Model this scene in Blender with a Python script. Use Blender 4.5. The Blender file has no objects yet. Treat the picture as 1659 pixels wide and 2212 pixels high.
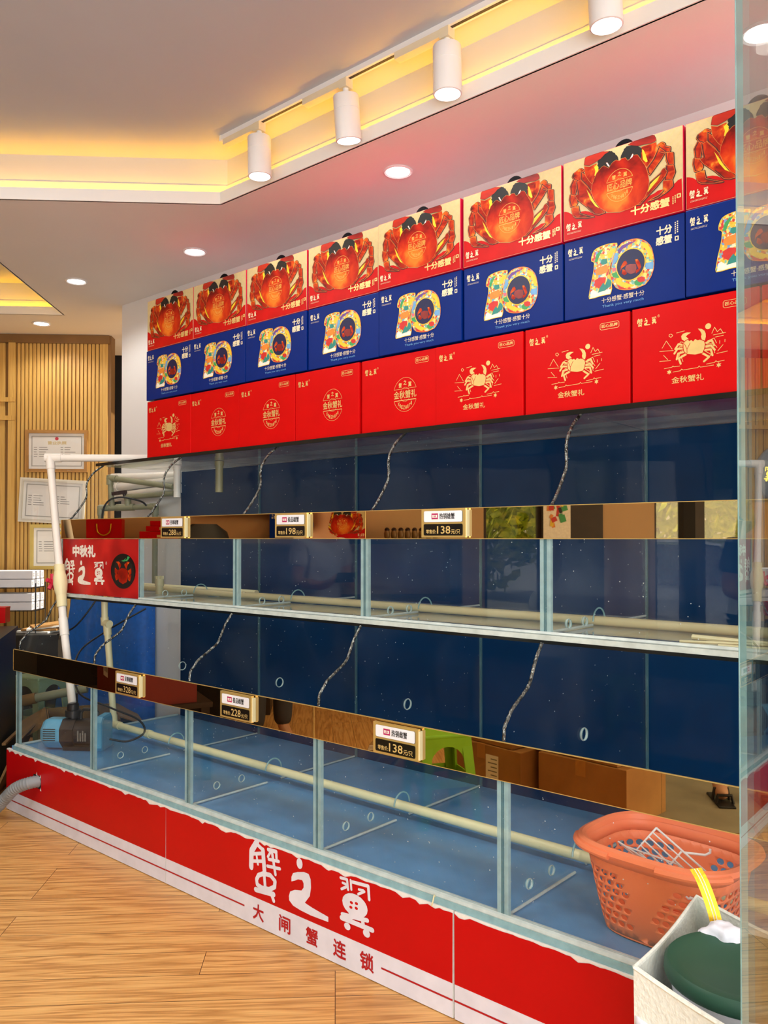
import bpy, bmesh, math, random
from mathutils import Vector, Matrix
from mathutils.geometry import tessellate_polygon
random.seed(7)
C = bpy.context.scene.collection
SC = bpy.context.scene
PI = math.pi

# ------------------------------------------------------------------ camera, world, lights, exposure
cam_d = bpy.data.cameras.new('camera'); cam = bpy.data.objects.new('camera', cam_d); C.objects.link(cam)
cam.location = (0, 0, 1.45)
cam.rotation_euler = (math.radians(90.8), 0, math.radians(40.908))
cam_d.sensor_fit = 'HORIZONTAL'; cam_d.sensor_width = 36; cam_d.lens = 36*1780/1659
cam_d.shift_y = 32.14/1659
cam_d.clip_start = .05
SC.camera = cam
SC.view_settings.view_transform = 'Standard'; SC.view_settings.look = 'None'
SC.view_settings.gamma = 1; SC.view_settings.use_curve_mapping = False
SC.view_settings.exposure = -0.12
cy = SC.cycles
cy.max_bounces = 7; cy.diffuse_bounces = 4; cy.glossy_bounces = 4; cy.transmission_bounces = 4
cy.transparent_max_bounces = 28; cy.caustics_reflective = False; cy.caustics_refractive = False
cy.use_denoising = True; cy.sample_clamp_indirect = 6; cy.use_adaptive_sampling = True; cy.adaptive_threshold = .03

def L(r, g, b):
    f = lambda v: (v/255/12.92) if v/255 <= .04045 else ((v/255+.055)/1.055)**2.4
    return (f(r), f(g), f(b))

wd = bpy.data.worlds.new('daylight'); SC.world = wd; wd.use_nodes = True
nt = wd.node_tree; bg = nt.nodes['Background']
tc = nt.nodes.new('ShaderNodeTexCoord'); sp = nt.nodes.new('ShaderNodeSeparateXYZ'); rp = nt.nodes.new('ShaderNodeValToRGB')
nt.links.new(tc.outputs['Generated'], sp.inputs[0]); nt.links.new(sp.outputs[2], rp.inputs[0]); nt.links.new(rp.outputs[0], bg.inputs[0])
rp.color_ramp.elements[0].position = .0; rp.color_ramp.elements[0].color = (.92, .90, .86, 1)
rp.color_ramp.elements[1].position = .6; rp.color_ramp.elements[1].color = (.94, .96, 1, 1)
bg.inputs[1].default_value = 1.15

sun_d = bpy.data.lights.new('sun', 'SUN'); sun = bpy.data.objects.new('sun', sun_d); C.objects.link(sun)
sun_d.energy = 8; sun_d.angle = .02; sun_d.color = (1, .95, .85)
sun.rotation_euler = Vector((-.43, -.42, -.8)).to_track_quat('-Z', 'Y').to_euler()

UX, UY = -.698, .716                                  # room axis pointing at the slatted wall
def uv(u, v): return (UX*u+UY*v, UY*u-UX*v)           # room axes -> world

def area(name, loc, size, power, color, rot=(0, 0, 0), sy=None, spread=None):
    d = bpy.data.lights.new(name, 'AREA'); d.energy = power; d.color = color; d.size = size
    if sy: d.shape = 'RECTANGLE'; d.size_y = sy
    if spread: d.spread = spread
    o = bpy.data.objects.new(name, d); C.objects.link(o); o.location = loc; o.rotation_euler = rot
    return o
# added fill lamps without fixtures, under the raised tray behind and beside the camera
for (u, v, p) in ((2.0, -1.5, 44), (-.2, .6, 40), (3.2, -2.6, 18)):
    x, y = uv(u, v); area('ceiling_fill_light', (x, y, 3.27), .9, p, (1, .97, .93), (0, 0, math.radians(45)))

# added area lamp inside the room, standing in for shop front daylight
dl = area('shopfront_fill', (1.9, -1.5, 1.25), 3.2, 200, (1, .99, .98), (0, 0, 0), 2.1)
dl.rotation_euler = Vector((-3.2, 3.2, .55)).to_track_quat('-Z', 'Y').to_euler()

# ------------------------------------------------------------------ materials
MAT = {}
def pm(name, col, rough=.5, metal=0, spec=.5, var=.06, scale=9, bump=0, emit=None, estr=0, coat=0, sheen=0):
    m = bpy.data.materials.new(name); m.use_nodes = True; n = m.node_tree; b = n.nodes['Principled BSDF']
    b.inputs['Roughness'].default_value = rough; b.inputs['Metallic'].default_value = metal
    b.inputs['Specular IOR Level'].default_value = spec
    if coat: b.inputs['Coat Weight'].default_value = coat; b.inputs['Coat Roughness'].default_value = .02
    t = n.nodes.new('ShaderNodeTexCoord'); no = n.nodes.new('ShaderNodeTexNoise'); r = n.nodes.new('ShaderNodeValToRGB')
    no.inputs['Scale'].default_value = scale; no.inputs['Detail'].default_value = 3
    n.links.new(t.outputs['Object'], no.inputs['Vector']); n.links.new(no.outputs['Fac'], r.inputs[0])
    e = r.color_ramp.elements
    e[0].position = .3; e[0].color = (*[c*(1-var) for c in col], 1); e[1].position = .7; e[1].color = (*[min(1, c*(1+var)) for c in col], 1)
    n.links.new(r.outputs[0], b.inputs['Base Color'])
    if bump:
        bp = n.nodes.new('ShaderNodeBump'); bp.inputs['Strength'].default_value = bump; bp.inputs['Distance'].default_value = .01
        n.links.new(no.outputs['Fac'], bp.inputs['Height']); n.links.new(bp.outputs[0], b.inputs['Normal'])
    if emit:
        b.inputs['Emission Color'].default_value = (*emit, 1); b.inputs['Emission Strength'].default_value = estr
    MAT[name] = m; return m
def ramp_mat(name, stops, scale=8, detail=3, dist=0, rough=.4, tex='noise', stretch=None, coat=0, spec=.5):
    m = bpy.data.materials.new(name); m.use_nodes = True; n = m.node_tree; b = n.nodes['Principled BSDF']
    b.inputs['Roughness'].default_value = rough; b.inputs['Specular IOR Level'].default_value = spec
    if coat: b.inputs['Coat Weight'].default_value = coat; b.inputs['Coat Roughness'].default_value = .06
    t = n.nodes.new('ShaderNodeTexCoord'); r = n.nodes.new('ShaderNodeValToRGB'); mp = n.nodes.new('ShaderNodeMapping')
    if stretch: mp.inputs['Scale'].default_value = stretch
    n.links.new(t.outputs['Object'], mp.inputs[0])
    if tex == 'noise':
        x = n.nodes.new('ShaderNodeTexNoise'); x.inputs['Detail'].default_value = detail; x.inputs['Distortion'].default_value = dist; out = x.outputs['Fac']
    else:
        x = n.nodes.new('ShaderNodeTexVoronoi'); sx = n.nodes.new('ShaderNodeSeparateColor'); n.links.new(x.outputs['Color'], sx.inputs[0]); out = sx.outputs[0]
    x.inputs['Scale'].default_value = scale
    n.links.new(mp.outputs[0], x.inputs['Vector']); n.links.new(out, r.inputs[0])
    cr = r.color_ramp
    while len(cr.elements) < len(stops): cr.elements.new(.5)
    for e, (p, c) in zip(cr.elements, stops): e.position = p; e.color = (*c, 1)
    if tex != 'noise': cr.interpolation = 'CONSTANT'
    n.links.new(r.outputs[0], b.inputs['Base Color']); MAT[name] = m; return m

def glass_mat(name, tint, f0=.045, grime_light=.0, gcol=(.8, .9, .9)):
    m = bpy.data.materials.new(name); m.use_nodes = True; n = m.node_tree; N = n.nodes; K = n.links
    for q in list(N): N.remove(q)
    out = N.new('ShaderNodeOutputMaterial'); tr = N.new('ShaderNodeBsdfTransparent'); gl = N.new('ShaderNodeBsdfGlossy'); mx = N.new('ShaderNodeMixShader')
    tr.inputs[0].default_value = (*tint, 1); gl.inputs['Roughness'].default_value = 0.0; gl.inputs[0].default_value = (1, 1, 1, 1)
    ge = N.new('ShaderNodeNewGeometry'); dp = N.new('ShaderNodeVectorMath'); dp.operation = 'DOT_PRODUCT'
    K.new(ge.outputs['Normal'], dp.inputs[0]); K.new(ge.outputs['Incoming'], dp.inputs[1])
    def mth(op, a, b=None):
        q = N.new('ShaderNodeMath'); q.operation = op
        for i, v in enumerate((a, b)):
            if v is None: continue
            if isinstance(v, (int, float)): q.inputs[i].default_value = v
            else: K.new(v, q.inputs[i])
        return q.outputs[0]
    c = mth('ABSOLUTE', dp.outputs['Value']); p = mth('POWER', mth('SUBTRACT', 1.0, c), 5.0)
    fr = mth('ADD', mth('MULTIPLY', p, 1-f0), f0)
    K.new(fr, mx.inputs[0]); K.new(tr.outputs[0], mx.inputs[1]); K.new(gl.outputs[0], mx.inputs[2])
    last = mx.outputs[0]
    if grime_light:                                          # dried water specks and a thin pale film that also brightens the glass
        t = N.new('ShaderNodeTexCoord'); vo = N.new('ShaderNodeTexVoronoi'); vo.inputs['Scale'].default_value = 26
        K.new(t.outputs['Object'], vo.inputs['Vector'])
        sp = mth('LESS_THAN', vo.outputs['Distance'], .045)
        no = N.new('ShaderNodeTexNoise'); no.inputs['Scale'].default_value = 3.5; no.inputs['Detail'].default_value = 6; K.new(t.outputs['Object'], no.inputs['Vector'])
        fl = mth('MULTIPLY', mth('MAXIMUM', mth('SUBTRACT', no.outputs['Fac'], .45), 0.0), grime_light)
        f2 = mth('MINIMUM', mth('ADD', mth('MULTIPLY', sp, .55), fl), 1.0)
        df = N.new('ShaderNodeBsdfDiffuse'); df.inputs[0].default_value = (*gcol, 1); m2 = N.new('ShaderNodeMixShader')
        K.new(f2, m2.inputs[0]); K.new(last, m2.inputs[1]); K.new(df.outputs[0], m2.inputs[2]); last = m2.outputs[0]
    K.new(last, out.inputs[0]); MAT[name] = m; return m
def film_mat(name, col, alpha, rough=.2, spec=.5):
    m = pm(name, col, rough, 0, spec, .12, 30, .15); m.node_tree.nodes['Principled BSDF'].inputs['Alpha'].default_value = alpha; return m
def emit_mat(name, col, s):
    m = bpy.data.materials.new(name); m.use_nodes = True; n = m.node_tree
    for q in list(n.nodes): n.nodes.remove(q)
    o = n.nodes.new('ShaderNodeOutputMaterial'); e = n.nodes.new('ShaderNodeEmission'); e.inputs[0].default_value = (*col, 1); e.inputs[1].default_value = s
    n.links.new(e.outputs[0], o.inputs[0]); MAT[name] = m; return m

pm('plaster', L(188, 194, 206), .85, var=.015, scale=3)  # colour cooled to offset the warm light bounced from the floor
pm('plaster_soffit', L(236, 236, 236), .85, var=.012, scale=3)  # same plaster, coloured lighter to make up for weak light on the soffit
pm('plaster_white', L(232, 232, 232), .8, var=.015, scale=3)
pm('dark_void', (.006, .006, .007), .9)
pm('brown_trim', L(128, 92, 46), .5, var=.12, scale=6)
pm('tan_panel', L(196, 158, 112), .5, var=.04, scale=3)
ramp_mat('slat_wood', [(.3, L(196, 152, 74)), (.55, L(214, 172, 92)), (.75, L(184, 138, 62))], 7, 4, .4, .5, stretch=(6, 6, .35))
ramp_mat('groove_wood', [(.3, L(120, 84, 36)), (.7, L(142, 102, 46))], 7, 4, .4, .6, stretch=(6, 6, .35))
pm('led_white', (1, 1, 1), emit=(1, .98, .94), estr=14, var=0)
pm('lamp_white', L(236, 236, 238), .35, var=.02)
pm('track_black', L(30, 30, 32), .4)
pm('adapter_cream', L(226, 216, 190), .45, var=.05)
emit_mat('led_yellow', (1, .41, .001), 40)
glass_mat('glass', (.97, .985, .985), .026, .035)
glass_mat('glass_floor', (.92, .96, .95), .035, .9, (.86, .90, .84))  # pale film turned up to stand in for light on the glass floors
glass_mat('door_glass', (.84, .88, .86), .28)
film_mat('glass_edge', L(158, 204, 206), .66, .15)
glass_mat('window_glass', (.95, .97, .96), .04)
film_mat('corner_glass', L(176, 210, 212), .55, .2)
film_mat('seam_glass', L(96, 140, 150), .5, .2)
film_mat('silicone', L(224, 236, 230), .62, .3)
pm('edge_glint', (.16, .17, .16), .12, .9, .6, .9, 70, 1.0)
pm('edge_dark', (.006, .009, .010), .15)
pm('blue_film', L(0, 45, 86), .35, spec=.12, coat=.2, var=.10, scale=4)
pm('blue_board', L(6, 104, 206), .55, var=.12, scale=40)
def speck_floor():
    m = pm('blue_floor', L(92, 152, 202), .28, 0, .4, .16, 5)
    n = m.node_tree; N = n.nodes; b = N['Principled BSDF']; src = b.inputs['Base Color'].links[0].from_socket
    t = N.new('ShaderNodeTexCoord'); vo = N.new('ShaderNodeTexVoronoi'); vo.inputs['Scale'].default_value = 22; n.links.new(t.outputs['Object'], vo.inputs['Vector'])
    l = N.new('ShaderNodeMath'); l.operation = 'LESS_THAN'; l.inputs[1].default_value = .06; n.links.new(vo.outputs['Distance'], l.inputs[0])
    mx = N.new('ShaderNodeMix'); mx.data_type = 'RGBA'; n.links.new(l.outputs[0], mx.inputs[0]); n.links.new(src, mx.inputs[6]); mx.inputs[7].default_value = (.7, .75, .75, 1)
    n.links.new(mx.outputs[2], b.inputs['Base Color'])
speck_floor()
pm('base_red', L(190, 2, 12), .34, spec=.25, var=.05, scale=3)
pm('base_white', L(222, 224, 236), .4, var=.06, scale=14)
pm('base_line', L(176, 12, 30), .4)
pm('chip_white', L(232, 232, 226), .7, var=.05, scale=60)
def mirror_mat():
    m = pm('bronze_mirror', (.56, .41, .22), .012, 1, .5, .02, 3); return m
mirror_mat()
pm('gold_edge', L(226, 196, 120), .3, .6)
pm('pvc_cream', L(232, 224, 178), .4, var=.05)
pm('pvc_white', L(240, 236, 226), .38, var=.04)
pm('pvc_grey', L(142, 140, 108), .45, var=.06)
pm('pump_blue', L(92, 168, 204), .4, var=.05)
pm('pump_black', L(38, 36, 38), .45)
pm('valve_red', L(206, 40, 70), .45)
pm('hose_grey', L(140, 146, 150), .5)
pm('cable_black', L(16, 16, 18), .5)
pm('basket_coral', L(255, 136, 92), .42, spec=.4, var=.05, scale=5)
pm('rack_white', L(240, 238, 236), .35)
pm('canvas', L(226, 230, 220), .9, var=.08, scale=120, bump=.25)
pm('lid_green', L(34, 78, 60), .5, var=.08, scale=5)
pm('plastic_white', L(232, 234, 244), .4, var=.05, bump=.4, scale=20)
pm('ribbon_gold', L(222, 176, 20), .35, .5, var=.3, scale=220)
pm('ribbon_white', L(236, 230, 210), .4)
pm('box_red', L(204, 4, 8), .36, spec=.16, var=.04)
pm('box_crimson', L(206, 22, 64), .4, spec=.2, var=.04)
pm('box_blue', L(0, 38, 122), .38, spec=.16, var=.05)
pm('box_cream', L(206, 186, 138), .34, spec=.3, var=.05, scale=60)
pm('hill_red', L(196, 14, 14), .36, spec=.2, var=.12, scale=12)
pm('box_edge', L(24, 26, 44), .5)
pm('handle_black', L(8, 8, 14), .6, spec=.1)
pm('gold_ink', L(238, 208, 134), .3, .35, var=.06, scale=30)
pm('seal_gold', L(240, 176, 84), .35, .2)
pm('cream_ink', L(238, 226, 190), .4)
ramp_mat('crab_shell', [(.30, L(88, 10, 4)), (.46, L(156, 22, 8)), (.62, L(190, 40, 10)), (.78, L(214, 92, 26))], 9, 3, .8, .3)
ramp_mat('crab_leg', [(.30, L(96, 16, 6)), (.47, L(170, 34, 10)), (.62, L(204, 72, 18)), (.76, L(238, 166, 48))], 24, 3, 1.0, .35, spec=.2)
def shell_mat(name, c, stops, k):                      # glowing orange middle, dark red rim
    m = ramp_mat(name, stops, 14, 4, .5, .35, spec=.2); n = m.node_tree; N = n.nodes; K = n.links
    r = next(q for q in N if q.type == 'VALTORGB'); no = next(q for q in N if q.type == 'TEX_NOISE'); t = next(q for q in N if q.type == 'TEX_COORD')
    d = N.new('ShaderNodeVectorMath'); d.operation = 'DISTANCE'; K.new(t.outputs['Object'], d.inputs[0]); d.inputs[1].default_value = c
    a = N.new('ShaderNodeMath'); a.operation = 'MULTIPLY_ADD'; K.new(d.outputs['Value'], a.inputs[0]); a.inputs[1].default_value = k; a.inputs[2].default_value = -.28
    b = N.new('ShaderNodeMath'); b.operation = 'ADD'; K.new(a.outputs[0], b.inputs[0]); K.new(no.outputs['Fac'], b.inputs[1]); K.new(b.outputs[0], r.inputs[0])
shell_mat('crab_carapace', (.205, 0, .095), [(.26, L(236, 128, 38)), (.46, L(210, 62, 14)), (.68, L(176, 28, 8)), (.92, L(100, 12, 5))], 4.4)
pm('crab_dark', L(38, 14, 12), .4)
pm('crab_outline', L(214, 140, 60), .35)
pm('crab_yellow', L(250, 206, 40), .35, var=.2, scale=40)
pm('crab_dull', L(170, 60, 20), .35)
ramp_mat('festive', [(0, L(242, 196, 60)), (.18, L(236, 120, 50)), (.32, L(120, 190, 170)), (.44, L(246, 222, 120)), (.6, L(206, 60, 50)), (.72, L(110, 160, 210)), (.82, L(244, 232, 200)), (.92, L(240, 180, 50))], 130, tex='voronoi', rough=.35)
for nm, c in (('ink_red', (206, 44, 36)), ('ink_orange', (236, 140, 50)), ('ink_yellow', (246, 206, 50)), ('ink_teal', (40, 140, 130)), ('ink_green', (60, 160, 90)), ('ink_blue', (110, 170, 220)), ('ink_purple', (110, 70, 150)), ('ink_white', (246, 240, 226)), ('ink_pink', (226, 110, 130)), ('ink_navy', (6, 20, 74)), ('ink_magenta', (176, 20, 96)), ('ink_black', (14, 14, 14)), ('ink_grey', (120, 116, 108))):
    pm(nm, L(*c), .4, var=.08, scale=50)
pm('tag_white', L(236, 238, 244), .25)
pm('tag_black', L(8, 8, 10), .3)
ramp_mat('poster_red', [(.3, L(120, 14, 16)), (.5, L(176, 22, 24)), (.7, L(216, 40, 36))], 3.5, 2, .5, .35)
pm('paper', L(240, 238, 228), .7, var=.03)
pm('paper_border', L(120, 116, 100), .7)
pm('frame_wood', L(178, 128, 62), .45, var=.1)
pm('frame_white', L(222, 216, 196), .5)
pm('frame_gold', L(220, 196, 110), .35, .3)
glass_mat('wrap_film', (.97, .97, .98), .07)
pm('counter_dark', L(26, 24, 18), .5, var=.2, scale=5)
pm('carton_white', L(214, 214, 216), .6)
ramp_mat('cardboard', [(.3, L(150, 106, 52)), (.7, L(172, 126, 68))], 5, 4, 0, .8)
ramp_mat('cardboard_aged', [(.3, L(112, 82, 44)), (.7, L(150, 112, 64))], 5, 4, 0, .8)
pm('carton_maroon', L(120, 26, 18), .45)
pm('stool_pale', L(150, 172, 130), .4)
pm('stool_green', L(132, 200, 40), .4)
pm('stool_white', L(200, 204, 196), .4)
pm('jar_brown', L(120, 86, 40), .35)
pm('wood_dark', L(44, 28, 18), .5, var=.2)
pm('leather_black', L(24, 22, 22), .5)
pm('skin', L(196, 146, 112), .55, var=.05)
pm('shirt', L(206, 206, 206), .8)
pm('trousers', L(60, 62, 70), .8)
pm('suede', L(176, 140, 90), .8)
pm('car_white', L(236, 238, 240), .2, coat=.6)
pm('car_glass', L(20, 26, 32), .08)
pm('tyre', L(20, 20, 22), .7)
ramp_mat('foliage', [(.3, L(90, 130, 24)), (.5, L(190, 206, 50)), (.7, L(246, 236, 90))], 6, 5, 0, .7)
ramp_mat('bark', [(.3, L(60, 50, 30)), (.7, L(96, 80, 52))], 9, 5, 0, .9, stretch=(4, 4, .5))
pm('stone_tile', L(150, 144, 122), .5, var=.12, scale=5)
emit_mat('sign_glow', (1, .75, .12), 4)
pm('sign_grey', L(150, 156, 160), .4)
pm('pavement', L(176, 172, 160), .85, var=.08, scale=4)

def floor_mat():
    m = bpy.data.materials.new('plank_floor'); m.use_nodes = True; n = m.node_tree; N = n.nodes; K = n.links; b = N['Principled BSDF']
    b.inputs['Roughness'].default_value = .38; b.inputs['Specular IOR Level'].default_value = .4
    t = N.new('ShaderNodeTexCoord'); mp = N.new('ShaderNodeMapping'); mp.inputs['Rotation'].default_value = (0, 0, -math.atan2(-UX, UY)); K.new(t.outputs['Object'], mp.inputs[0])
    br = N.new('ShaderNodeTexBrick'); br.inputs['Scale'].default_value = 1; br.inputs['Brick Width'].default_value = 1.22; br.inputs['Row Height'].default_value = .155
    br.inputs['Mortar Size'].default_value = .0012; br.inputs['Mortar Smooth'].default_value = 0; br.offset = .37; br.offset_frequency = 3
    br.inputs['Color1'].default_value = (0, 0, 0, 1); br.inputs['Color2'].default_value = (1, 1, 1, 1); br.inputs['Mortar'].default_value = (.5, .5, .5, 1)
    K.new(mp.outputs[0], br.inputs['Vector'])
    ad = N.new('ShaderNodeVectorMath'); ad.operation = 'MULTIPLY_ADD'; K.new(br.outputs['Color'], ad.inputs[0]); ad.inputs[1].default_value = (3.1, 7.7, 5.3); K.new(mp.outputs[0], ad.inputs[2])
    sc = N.new('ShaderNodeVectorMath'); sc.operation = 'MULTIPLY'; K.new(ad.outputs[0], sc.inputs[0]); sc.inputs[1].default_value = (.55, 9.0, 1)
    no = N.new('ShaderNodeTexNoise'); no.inputs['Scale'].default_value = 1.5; no.inputs['Detail'].default_value = 4; no.inputs['Distortion'].default_value = .45; K.new(sc.outputs[0], no.inputs['Vector'])
    ml = N.new('ShaderNodeMath'); ml.operation = 'MULTIPLY'; ml.inputs[1].default_value = 8.0; K.new(no.outputs['Fac'], ml.inputs[0])
    fr = N.new('ShaderNodeMath'); fr.operation = 'PINGPONG'; fr.inputs[1].default_value = .5; K.new(ml.outputs[0], fr.inputs[0])
    s2 = N.new('ShaderNodeVectorMath'); s2.operation = 'MULTIPLY'; K.new(ad.outputs[0], s2.inputs[0]); s2.inputs[1].default_value = (5, 150, 1)
    n2 = N.new('ShaderNodeTexNoise'); n2.inputs['Scale'].default_value = 1; n2.inputs['Detail'].default_value = 3; K.new(s2.outputs[0], n2.inputs['Vector'])
    r1 = N.new('ShaderNodeValToRGB'); K.new(fr.outputs[0], r1.inputs[0]); e = r1.color_ramp.elements
    e[0].position = 0; e[0].color = (*L(194, 140, 76), 1); e[1].position = .22; e[1].color = (*L(224, 168, 98), 1); e.new(.5).color = (*L(236, 186, 114), 1)
    r2 = N.new('ShaderNodeValToRGB'); K.new(n2.outputs['Fac'], r2.inputs[0]); e = r2.color_ramp.elements; e[0].position = .32; e[0].color = (.80, .75, .68, 1); e[1].position = .6; e[1].color = (1, 1, 1, 1)
    mu = N.new('ShaderNodeMix'); mu.data_type = 'RGBA'; mu.blend_type = 'MULTIPLY'; mu.inputs[0].default_value = 1; K.new(r1.outputs[0], mu.inputs[6]); K.new(r2.outputs[0], mu.inputs[7])
    mo = N.new('ShaderNodeMix'); mo.data_type = 'RGBA'; K.new(br.outputs['Fac'], mo.inputs[0]); K.new(mu.outputs[2], mo.inputs[6]); mo.inputs[7].default_value = (*L(90, 60, 30), 1)
    K.new(mo.outputs[2], b.inputs['Base Color']); MAT['plank_floor'] = m
floor_mat()

# ------------------------------------------------------------------ geometry helpers
class Fr:                                              # a plane to draw on: origin, right, up, outward
    def __init__(s, o, u=(1, 0, 0), v=(0, 0, 1)):
        s.o = Vector(o); s.u = Vector(u).normalized(); s.v = Vector(v).normalized(); s.n = s.u.cross(s.v)
    def p(s, a, b, d=0): return s.o+s.u*a+s.v*b+s.n*d
_TXT = {}
def text2d(body):
    k = body
    if k in _TXT: return _TXT[k]
    cu = bpy.data.curves.new('t', 'FONT'); cu.body = body; cu.size = 1; cu.resolution_u = 2
    o = bpy.data.objects.new('t', cu); C.objects.link(o)
    dg = bpy.context.evaluated_depsgraph_get(); me = bpy.data.meshes.new_from_object(o.evaluated_get(dg))
    vs = [(v.co.x, v.co.y) for v in me.vertices]; fs = [tuple(p.vertices) for p in me.polygons]
    bpy.data.objects.remove(o); bpy.data.curves.remove(cu); bpy.data.meshes.remove(me)
    if vs:
        x0 = min(v[0] for v in vs); x1 = max(v[0] for v in vs); y0 = min(v[1] for v in vs); y1 = max(v[1] for v in vs)
        vs = [((a-x0)/(x1-x0), (b-y0)/(y1-y0)) for a, b in vs]
    _TXT[k] = (vs, fs); return _TXT[k]
def orth(d):
    d = Vector(d).normalized(); a = Vector((0, 0, 1)) if abs(d.z) < .9 else Vector((1, 0, 0))
    u = d.cross(a).normalized(); return u, u.cross(d).normalized()
class MB:
    def __init__(s): s.v = []; s.f = []; s.m = []; s.mats = []
    def mi(s, m):
        if m not in s.mats: s.mats.append(m)
        return s.mats.index(m)
    def add(s, vs, fs, m):
        k = len(s.v); i = s.mi(m); s.v += [tuple(v) for v in vs]; s.f += [tuple(k+a for a in f) for f in fs]; s.m += [i]*len(fs); return s
    def box(s, x0, x1, y0, y1, z0, z1, m):
        return s.add([(x, y, z) for z in (z0, z1) for y in (y0, y1) for x in (x0, x1)], [(0, 2, 3, 1), (4, 5, 7, 6), (0, 1, 5, 4), (2, 6, 7, 3), (0, 4, 6, 2), (1, 3, 7, 5)], m)
    def obox(s, c, sx, sy, sz, m, rz=0, rx=0, ry=0, base=False):
        M = Matrix.Translation(c) @ Matrix.Rotation(rz, 4, 'Z') @ Matrix.Rotation(rx, 4, 'X') @ Matrix.Rotation(ry, 4, 'Y'); z0, z1 = (0, sz) if base else (-sz/2, sz/2)
        return s.add([M @ Vector((x, y, z)) for z in (z0, z1) for y in (-sy/2, sy/2) for x in (-sx/2, sx/2)], [(0, 2, 3, 1), (4, 5, 7, 6), (0, 1, 5, 4), (2, 6, 7, 3), (0, 4, 6, 2), (1, 3, 7, 5)], m)
    def ring(s, rings, m, cap=True, closed=False):
        n = len(rings[0]); vs = [p for r in rings for p in r]; fs = []; R = len(rings)
        for i in range(R if closed else R-1):
            j = (i+1) % R
            for k in range(n): fs.append((i*n+k, i*n+(k+1) % n, j*n+(k+1) % n, j*n+k))
        if cap and not closed: fs += [tuple(range(n-1, -1, -1)), tuple((R-1)*n+k for k in range(n))]
        return s.add(vs, fs, m)
    def tube(s, pts, r, m, n=10, cap=True):
        P = [Vector(p) for p in pts]; rs = r if isinstance(r, (list, tuple)) else [r]*len(P); rings = []; up = None
        for i, p in enumerate(P):
            d = (P[min(i+1, len(P)-1)]-P[max(i-1, 0)])
            if d.length < 1e-9: d = Vector((0, 0, 1))
            d.normalize()
            if up is None: u, w = orth(d)
            else: u = (up-d*up.dot(d)).normalized(); w = u.cross(d)
            up = u; rings.append([p+(u*math.cos(2*PI*k/n)+w*math.sin(2*PI*k/n))*rs[i] for k in range(n)])
        return s.ring(rings, m, cap)
    def cyl(s, a, b, r, m, n=20, r2=None): return s.tube([a, b], [r, r if r2 is None else r2], m, n)
    def lathe(s, prof, c, m, n=24, ax=(0, 0, 1), cap=True):
        ax = Vector(ax).normalized(); u, w = orth(ax); c = Vector(c)
        return s.ring([[c+ax*h+(u*math.cos(2*PI*k/n)+w*math.sin(2*PI*k/n))*max(r, 1e-4) for k in range(n)] for r, h in prof], m, cap)
    def poly(s, pts, fr, d, m): return s.add([fr.p(a, b, d) for a, b in pts], [tuple(range(len(pts)))], m)
    def rect(s, a0, b0, a1, b1, fr, d, m): return s.poly([(a0, b0), (a1, b0), (a1, b1), (a0, b1)], fr, d, m)
    def rrect(s, a0, b0, a1, b1, r, fr, d, m):
        pts = []
        for cx, cy_, s0 in ((a1-r, b0+r, -90), (a1-r, b1-r, 0), (a0+r, b1-r, 90), (a0+r, b0+r, 180)):
            for k in range(5): t = math.radians(s0+k*22.5); pts.append((cx+r*math.cos(t), cy_+r*math.sin(t)))
        return s.poly(pts, fr, d, m)
    def ell(s, a, b, ra, rb, fr, d, m, n=20): return s.poly([(a+ra*math.cos(2*PI*k/n), b+rb*math.sin(2*PI*k/n)) for k in range(n)], fr, d, m)
    def slab(s, outer, holes, fr, d0, d1, m, me=None, mh=None):  # extruded outline with holes; me = material of the outer rim
        me = me or m; mh = mh or me; loops = [outer]+list(holes); flat = [p for l in loops for p in l]
        tri = tessellate_polygon([[Vector((a, b, 0)) for a, b in l] for l in loops])
        for d in (d0, d1): s.add([fr.p(a, b, d) for a, b in flat], [tuple(t) for t in tri], m)
        for i, l in enumerate(loops):
            n = len(l); s.add([fr.p(a, b, d) for d in (d0, d1) for a, b in l], [(k, (k+1) % n, n+(k+1) % n, n+k) for k in range(n)], me if i == 0 else mh)
        return s
    def stroke(s, pts, w, fr, d, m, closed=False, capn=5, step=1e-5):
        P = [Vector((a, b)) for a, b in pts]; n = len(P); h = w/2
        for i in range(n if closed else n-1):
            a, b = P[i], P[(i+1) % n]; t = b-a
            if t.length < 1e-7: continue
            t.normalize(); q = Vector((-t.y, t.x)); o = []
            base = math.atan2(q.y, q.x)
            for k in range(capn+1): g = base+PI*k/capn; o.append((a.x+h*math.cos(g), a.y+h*math.sin(g)))
            for k in range(capn+1): g = base+PI+PI*k/capn; o.append((b.x+h*math.cos(g), b.y+h*math.sin(g)))
            s.poly(o, fr, d+step*(i % 9), m)
        return s
    def text(s, body, a0, b0, a1, b1, fr, d, m, bold=0.0):
        vs, fs = text2d(body)                          # heavier weight = the same outline laid a few times side by side
        e = bold*1.3*(b1-b0)
        for i, (p, q) in enumerate([(0, 0)] if bold < .005 else [(-1, 0), (1, 0), (0, 1), (0, -1), (.7, .7), (-.7, .7), (.7, -.7), (-.7, -.7)]):
            s.add([fr.p(a0+e+(a1-a0-2*e)*x+e*p, b0+e+(b1-b0-2*e)*y+e*q, d+2e-5*i) for x, y in vs], fs, m)
        return s
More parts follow.
